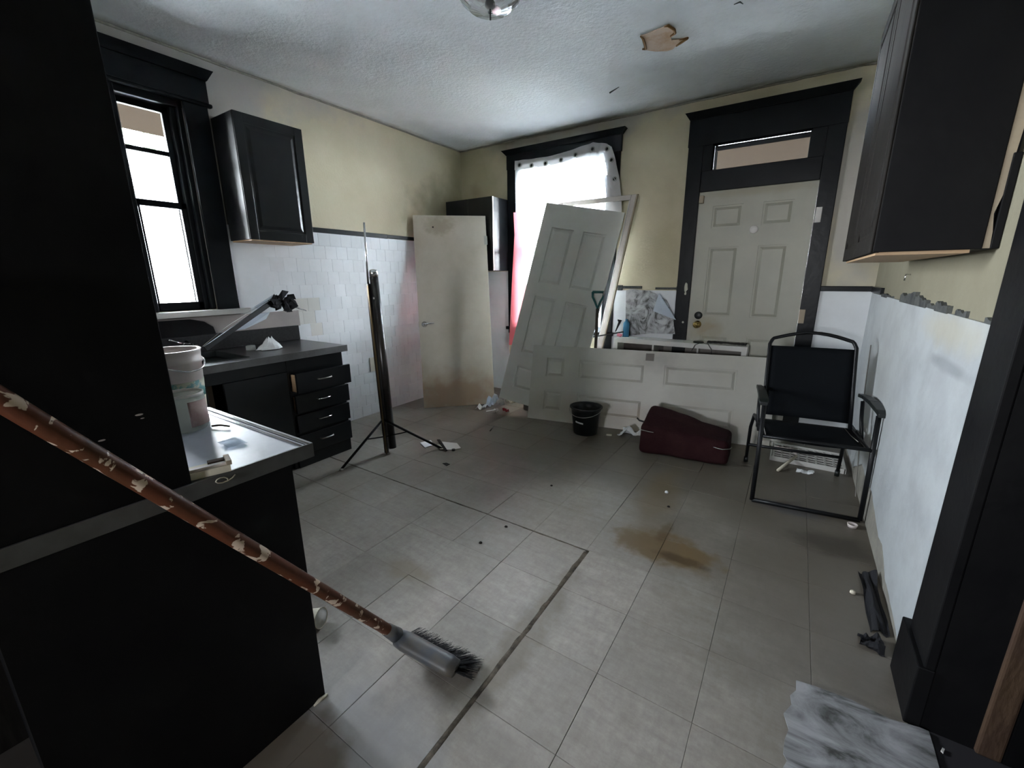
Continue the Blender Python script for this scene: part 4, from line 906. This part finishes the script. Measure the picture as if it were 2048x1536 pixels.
props(build('wall_outlet', B((XL+.012, 2.655, .435), (XL+.022, 2.725, .575)), m_switch, bevel=.003), 'ivory outlet plate on the left wall behind the projector screen', 'outlet')
props(build('wall_vent_plate', B((XL+.010, 3.14, .06), (XL+.016, 3.26, .20)), m_white, bevel=.002), 'white access plate low on the left wall by the flush door', 'plate')

# ------------------------------------------------------------------ on the counters
jr = thing('glass_jar', 'dusty glass jar with torn pinkish label on the peninsula counter', 'jar', (-1.585, .50, .866))
jc = (-1.585, .50, .866)
build('jar_body', MB().lathe([(.052, 0), (.058, .006), (.060, .05), (.061, .105), (.058, .112), (.058, .118), (.055, .118), (.055, .11), (.056, .05), (.054, .01), (.001, .008)], 32, c=jc), m_jar, jr)
build('rim', MB().lathe([(.0575, .110), (.060, .114), (.060, .120), (.054, .120), (.054, .112)], 32, c=jc, capb=False), m_whiteplast, jr)
build('label', MB().grid(12, 1, lambda u, v: (jc[0]+.0618*math.cos(-.12+u*1.25), jc[1]+.0618*math.sin(-.12+u*1.25), jc[2]+.018+.080*v)), m_pinklab, jr, solid=.0006)
bu = thing('plastic_bucket', 'pale plastic bucket with teal label behind the glass jar on the peninsula', 'bucket', (-1.735, .535, .866))
bc = (-1.735, .535, .8665)
build('pail', MB().lathe([(.074, 0), (.078, .004), (.088, .19), (.093, .195), (.093, .205), (.089, .207), (.091, .232), (.094, .238), (.087, .238), (.083, .19), (.073, .008), (.001, .008)], 32, c=bc), m_pinkplast, bu)
def lab(z0, z1, r0, r1, a0=-1.9, a1=1.3): return MB().grid(16, 1, lambda u, v: (bc[0]+(r0+(r1-r0)*v)*math.cos(a0+u*(a1-a0)), bc[1]+(r0+(r1-r0)*v)*math.sin(a0+u*(a1-a0)), bc[2]+z0+(z1-z0)*v))
build('teal_label', lab(.075, .135, .0822, .0856), m_tealab, bu, solid=.0006); build('cream_label', lab(.03, .075, .0798, .0822), m_labcream, bu, solid=.0006)
build('cream_band', lab(.090, .108, .0836, .0846, -1.3, .5), m_labcream, bu, solid=.0006)
build('handle', MB().tube([Vector(bc)+Vector((.096*math.cos(a), .096*math.sin(a), .20-.03*math.sin((a+.6)*1.6) if 0 < (a+.6)*1.6 < PI else .20)) for a in [-.6+k*.13 for k in range(16)]], .003, 6), m_chrome, bu)
wbk_ = thing('wood_trim_block', 'stack of pale wooden trim offcuts on the near edge of the peninsula counter', 'wood', (-1.15, .40, .866))
a0 = at(385, 955, 2, .875); b0_ = at(462, 936, 2, .875); dirv = (b0_-a0).normalized(); dirv.z = 0; pv = Vector((-dirv.y, dirv.x, 0))
def slat(name, s0, s1, w0, w1, z0, z1, ma):
    base = Vector((a0.x, a0.y, 0)); P = [base+dirv*s0+pv*w0, base+dirv*s1+pv*w0, base+dirv*s1+pv*w1, base+dirv*s0+pv*w1]
    build(name, MB().hexa([Vector((p.x, p.y, z0)) for p in P]+[Vector((p.x, p.y, z1)) for p in P]), ma, wbk_, bevel=.001)
ln = (b0_-a0).length
slat('lower_slat', -.03, ln, 0, .05, .8668, .884, m_paperc); slat('upper_slat', -.02, ln*.97, .008, .022, .884, .890, m_pinkplast); slat('upper_slat', ln*.45, ln*.93, .024, .044, .884, .893, m_brownpost); slat('end_block', ln*.90, ln+.004, .0, .05, .884, .896, m_tan)
a1 = at(424, 852, 2, .868); a2 = at(459, 853, 2, .868)
props(build('twig', MB().tube([a1, a1.lerp(a2, .5)+Vector((0, 0, .004)), a2+Vector((0, 0, .001))], .003, 6), m_brownpost), 'thin brown twig on the counter beside the glass jar', 'stick')
p0 = at(440, 966, 0, -1.128)
props(build('yellow_tape', MB().tube([p0+Vector((.002, .018*math.cos(t)+.01*t*.3, .010*math.sin(t)+.002*t)) for t in [k*.6 for k in range(11)]], .0016, 5), m_paperc), 'curl of yellowish string stuck on the worn front edge of the peninsula', 'string')
crumple('water_film', (-1.33, .52, .8662), .07, .05, .004, m_film, 2.9, 6, ('shiny smear of clear film on the peninsula counter', 'film'))
# broken black item with film on the sink
ff_ = thing('broken_blind', 'long broken black plastic strip with clear film lying over the sink', 'plastic strip', (-3.2, 1.5, .85))
A = Vector((-3.05, 1.14, .90)); Bp = at(552, 604, 0, -3.28); C = at(612, 622, 0, -3.34)
dd = (Bp-A).normalized(); upv = Vector((0, -.45, .9)).normalized(); thk = Vector((.012, 0, 0))
build('strip', MB().hexa([A, Bp, Bp+upv*.035, A+upv*.030, A+thk, Bp+thk, Bp+upv*.035+thk, A+upv*.030+thk]), m_dull, ff_, bevel=.002)
build('metal_edge', MB().tube([A+upv*.034, A.lerp(Bp, .35)+upv*.052, Bp+upv*.040], .0018, 6), m_nickel, ff_)
build('tail', MB().hexa([Bp-upv*.004, C, C+upv*.008, Bp+upv*.022, Bp+thk, C+thk, C+upv*.008+thk, Bp+upv*.022+thk]), m_plasticblk, ff_)
random.seed(13)
mb = MB()
for k in range(34):
    p = Bp + Vector((random.uniform(-.03, .05), random.uniform(-.03, .12), random.uniform(-.035, .03))); a = random.uniform(0, 6.3); l = random.uniform(.04, .085)
    mb.prism([p, p+Vector((.01, l*math.cos(a), l*math.sin(a))), p+Vector((.02, l*math.cos(a+.7)*.9, l*math.sin(a+.7)*.9)), p+Vector((.0, l*.5*math.cos(a+1.3), l*.5*math.sin(a+1.3)))], (.002, .001, .001))
o = build('shredded_end', mb, m_cloth, ff_)
F1 = [at(508, 614, 0, -3.27), at(545, 590, 0, -3.27), at(552, 600, 0, -3.27), at(516, 618, 0, -3.27)]; F2 = [at(452, 664, 0, -3.2), at(500, 630, 0, -3.25), at(540, 624, 0, -3.25), at(532, 638, 0, -3.24), at(490, 658, 0, -3.2)]
build('film', MB().prism(F1, (.002, 0, 0)), m_film, ff_); build('film', MB().prism(F2, (.002, 0, 0)), m_film, ff_)
def bag(u, v):
    c = at(542, 697, 2, .85); r = .085; a = u*2*PI; k = 1+.35*noise.noise(Vector((math.cos(a)*2, math.sin(a)*2, v*2)))
    return (c.x+r*.7*k*math.cos(a)*(1-v*.8), c.y+r*k*math.sin(a)*(1-v*.8), c.z+.075*v*(1+.4*noise.noise(Vector((math.cos(a)*2, 5, v)))))
props(build('tissue', MB().grid(18, 6, bag, smooth=False), m_paper, solid=.001), 'crumpled bluish white plastic wad on the sink counter', 'plastic wad')
c_ = at(505, 700, 2, .85)
props(build('jar_lid', MB().lathe([(.03, 0), (.03, .03), (.026, .032), (.001, .032)], 16, c=(c_.x-.02, c_.y, .849)), m_jar), 'small clear tub lying left of the plastic wad on the sink counter', 'tub')
for x, y in ((585, 691), (590, 693)):
    pass

# ------------------------------------------------------------------ broom
A = Vector((-1.035, .800, .112)); Bq = Vector((-1.078, .28, .872)); far = A+(Bq-A)*1.62
br = thing('broom', 'paint-splashed red brown push broom leaning on the near counter edge', 'broom', (A.x, A.y, 0))
mb = MB(); N = 30; mb.tube([A.lerp(far, k/N)+Vector((.001*noise.noise(Vector((k*.7, 0, 0))), 0, .001*noise.noise(Vector((0, k*.7, 0))))) for k in range(N+1)], .0185, 18)
build('pole', mb, m_pole, br)
# head: angled block with bristles below
h0 = at(797, 1275, 2, .085); h1 = at(912, 1338, 2, .055)
dh_ = (h1-h0); 
def headsec(t):
    c = h0.lerp(h1, t); w = .036; return c, w
mb = MB(); hd = dh_.normalized(); side = Vector((-hd.y, hd.x, 0)).normalized(); upp = hd.cross(side); upp = upp if upp.z > 0 else -upp
vs = []; fs_ = []; n = 14; K = 8
for i in range(K+1):
    t = i/K; c, w = headsec(t); rr = 1 if 0 < i < K else .86
    for k in range(n):
        a = 2*PI*k/n; vs.append(c+side*math.cos(a)*w*rr+upp*math.sin(a)*.026*rr)
for i in range(K):
    for k in range(n): fs_.append((i*n+k, i*n+(k+1)%n, (i+1)*n+(k+1)%n, (i+1)*n+k))
fs_ += [tuple(range(n))[::-1], tuple(K*n+k for k in range(n))]
mb.add(vs, fs_, True); build('head_block', mb, m_broom, br)
build('ferrule', MB().tube([A+(A-Bq).normalized()*.015, A+(Bq-A).normalized()*.05], [.026, .021], 16), m_broom, br)
random.seed(8); mb = MB()
for i in range(1300):
    t = random.uniform(.06, 1.0); s = random.uniform(-1, 1); c, w = headsec(t); p = c+side*(.010+.02*s)-upp*.004
    e_ = Vector((p.x, p.y, .006+random.uniform(0, .022)+.018*(1-t))) + side*(.055+.020*s+random.uniform(-.008, .008)) + hd*(.050*t*t+random.uniform(-.006, .006))
    d_ = Vector((.0012, .0008, 0)); mb.add([p-d_, p+d_, e_+d_, e_-d_, p+Vector((0, .0016, 0)), e_+Vector((0, .0016, 0))], [(0,1,2,3), (1,4,5,2), (4,0,3,5)])
o = build('bristles', mb, m_bristle, br); o['kind'] = 'stuff'
# white cup on its side
cc = Vector((-1.40, .745, .038)); cdv = Vector((.80, .35, .10)).normalized(); Mc = Matrix.Translation(cc) @ cdv.to_track_quat('Z', 'Y').to_matrix().to_4x4()
cpu = thing('paper_cup', 'white paper cup lying on its side by the peninsula', 'cup', (cc.x, cc.y, 0))
build('cup_wall', MB().lathe([(.028, -.09), (.037, 0), (.039, .001), (.039, -.003), (.036, -.002), (.027, -.088)], 24, M=Mc, capb=True), m_paperc, cpu)
build('cup_base', MB().lathe([(.0365, -.004), (.0365, -.001)], 24, M=Mc, capt=True), m_mouldw, cpu)
a = at(655, 1388, 2, .004); b = at(640, 1400, 2, .004); c2_ = at(628, 1412, 2, .003)
props(build('plastic_sliver', MB().tube([a, b, c2_], [.004, .007, .003], 5), m_paperc), 'cream plastic sliver at the foot of the peninsula corner', 'scrap')

# marble print sheet on the floor at lower right
pp = [(1592, 1362), (1630, 1374), (1700, 1400), (1780, 1440), (1838, 1456), (1857, 1464), (1868, 1500), (1884, 1560), (1900, 1640), (1560, 1640), (1553, 1560), (1566, 1536), (1574, 1522), (1566, 1508), (1569, 1480), (1577, 1460), (1567, 1428), (1583, 1410), (1580, 1392), (1592, 1382)]
P = [at(x, y, 2, .006) for x, y in pp]
for p in P:
    p.x = min(p.x, .50) if p.y < 1.49 else min(p.x, .43)
ms2 = build('floor_sheet', MB().prism(P, (0, 0, .0035)), m_marble)
props(ms2, 'torn grey marble-print vinyl sheet lying on the floor at lower right', 'vinyl sheet')
flat_scrap('plaster_chip', [(1884, 1497), (1889, 1500), (1886, 1508), (1881, 1503)], .003, .004, m_mouldw, 'small white chip beside the marble-print sheet on the floor', 'scrap')

# ------------------------------------------------------------------ ceiling
cl = thing('ceiling_light', 'clear glass dome ceiling light with dark finial', 'ceiling light', (-1.46, 2.04, 2.6))
cc = (-1.46, 2.04, 0)
build('ceiling_plate', MB().lathe([(.12, 2.742), (.12, 2.722), (.06, 2.715), (.001, 2.715)], 28, c=cc, capb=False), m_nickel, cl)
build('glass_dome', MB().lathe([(.162, 2.725), (.160, 2.70), (.145, 2.668), (.11, 2.640), (.055, 2.622), (.012, 2.617), (.012, 2.620), (.055, 2.626), (.108, 2.645), (.142, 2.672), (.157, 2.70)], 24, c=cc, capb=False, smooth=False), m_dome, cl)
build('lamp_holder', MB().lathe([(.025, 2.715), (.025, 2.68), (.018, 2.675), (.001, 2.675)], 16, c=cc, capb=False), m_whiteplast, cl)
build('bulb', MB().lathe([(.014, 2.676), (.026, 2.66), (.026, 2.645), (.012, 2.634), (.001, 2.632)], 16, c=(cc[0]+.0, cc[1], 0), capb=False), m_whiteplast, cl)
build('finial', MB().tube([(cc[0], cc[1], 2.635), (cc[0], cc[1], 2.585)], .0045, 8), m_plasticblk, cl)
tr = [(1300, 245), (1318, 262), (1330, 300), (1336, 330), (1312, 335), (1350, 345), (1400, 352), (1480, 350), (1520, 338), (1545, 312), (1580, 285), (1622, 258), (1565, 270), (1512, 275), (1505, 245), (1537, 222), (1532, 198), (1490, 172), (1462, 180), (1455, 190), (1390, 212), (1350, 232)]
P = [at(900+x/3.413, y/3.413, 2, 2.738) for x, y in tr]
tp_ = build('torn_patch', MB().prism(P, (0, 0, .005)), m_tear, ce)
for seg in ([0, 1, 2, 3, 4], [9, 10, 11, 12], [14, 15, 16, 17, 18]):
    mb = MB().tube([P[i]+Vector((0, 0, -.003)) for i in seg], [.004]+[.008]*(len(seg)-2)+[.002], 5)
    build('curled_edge', mb, m_tearedge, ce)
build('paint_flake', MB().tube([at(1219, 186, 2, 2.715), at(1227, 181, 2, 2.73), at(1238, 174, 2, 2.74)], [.006, .005, .002], 6), m_char, ce)
build('paint_flake', MB().tube([at(1468, 9, 2, 2.735), at(1480, 4, 2, 2.73), at(1486, 8, 2, 2.74)], [.002, .004, .002], 6), m_char, ce)
# plaster lip where walls meet ceiling
random.seed(4)
mb = MB(); mb.tube([(XL+.004+random.uniform(0, .006), YF+(YB-YF)*k/60, ZC-.004-random.uniform(0, .006)) for k in range(61)], .008, 5)
struct('trim_5', mb, m_plaster); mb = MB(); mb.tube([(XL+(XR-XL)*k/50, YB-.004-random.uniform(0, .006), ZC-.004-random.uniform(0, .006)) for k in range(51)], .008, 5)
struct('trim_6', mb, m_plaster)
# small hook on the right wall under the big cabinet
props(build('wall_hook', MB().tube([(XR-.002, 3.0, 1.33), (XR-.02, 3.0, 1.33), (XR-.022, 3.0, 1.30)], .004, 6), m_chrome), 'tiny shiny hook on the right wall under the big cabinet', 'hook')

# ------------------------------------------------------------------ outdoors
struct('ground', B((-40, -30, -.9), (30, 40, -.5)), m_ground)
struct('added_deck', B((-5.6, -1.5, -.2), (XL-.18, 4.5, -.12)), m_brownblack); struct('added_deck_back', B((-2.2, YB+.2, -.2), (3.5, 9.0, -.12)), m_brownblack)  # unseen dark decks added to keep ground light off the soffits
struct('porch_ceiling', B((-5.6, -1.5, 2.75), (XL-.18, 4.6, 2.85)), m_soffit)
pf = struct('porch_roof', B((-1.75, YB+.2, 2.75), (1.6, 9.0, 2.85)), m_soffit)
for x, lab_ in ((-4.62, 'left white porch post outside the far window'), (-3.98, 'right white porch post outside the far window')):
    props(build('porch_post', B((x-.06, 7.3, -.5), (x+.06, 7.42, 2.9)), m_extdark, bevel=.005), lab_, 'post')
props(build('porch_beam', B((-7, 7.26, 2.9), (-2.6, 7.46, 3.2)), m_extdark), 'grey porch beam across the two posts outside the far window', 'beam')
hs = thing('house', 'pale neighbouring house seen through the far window', 'house', (-7, 14, -.5))
build('wall', B((-13, 13.5, -.5), (-5.5, 17, 3.2)), m_ext, hs)
for x in (-12, -10.2, -8.4, -6.6): build('window', B((x, 13.44, .9), (x+.9, 13.5, 2.3)), m_extdark, hs)
build('roof', MB().prism([(-13.4, 13.1, 3.2), (-13.4, 17.4, 3.2), (-13.4, 15.2, 4.8)], (8.3, 0, 0)), m_extdark, hs)
random.seed(31)
for tx, ty, lab_ in ((-11.5, 4.4, 'leafy tree seen above the porch edge through the left window'),):
    tr_ = thing('tree', lab_, 'tree', (tx, ty, -.5))
    build('trunk', MB().tube([(tx, ty, -.5), (tx+.1, ty, 2.2), (tx, ty+.1, 4.2)], [.16, .12, .07], 8), m_brownblack, tr_)
    mb = MB()
    for k in range(900):
        a, b, r = random.uniform(0, 2*PI), random.uniform(-1, 1), random.random()**.4*1.3
        c = Vector((tx+r*math.cos(a)*math.sqrt(1-b*b), ty+r*math.sin(a)*math.sqrt(1-b*b), 5.0+r*b)); u_ = Vector((random.uniform(-1, 1), random.uniform(-1, 1), random.uniform(-1, 1))).normalized()*.12; v_ = u_.cross(Vector((.3, .5, .8))).normalized()*.07
        mb.add([c-u_, c+v_, c+u_, c-v_], [(0, 1, 2, 3)])
    o = build('foliage', mb, m_leaf, tr_); o['kind'] = 'stuff'
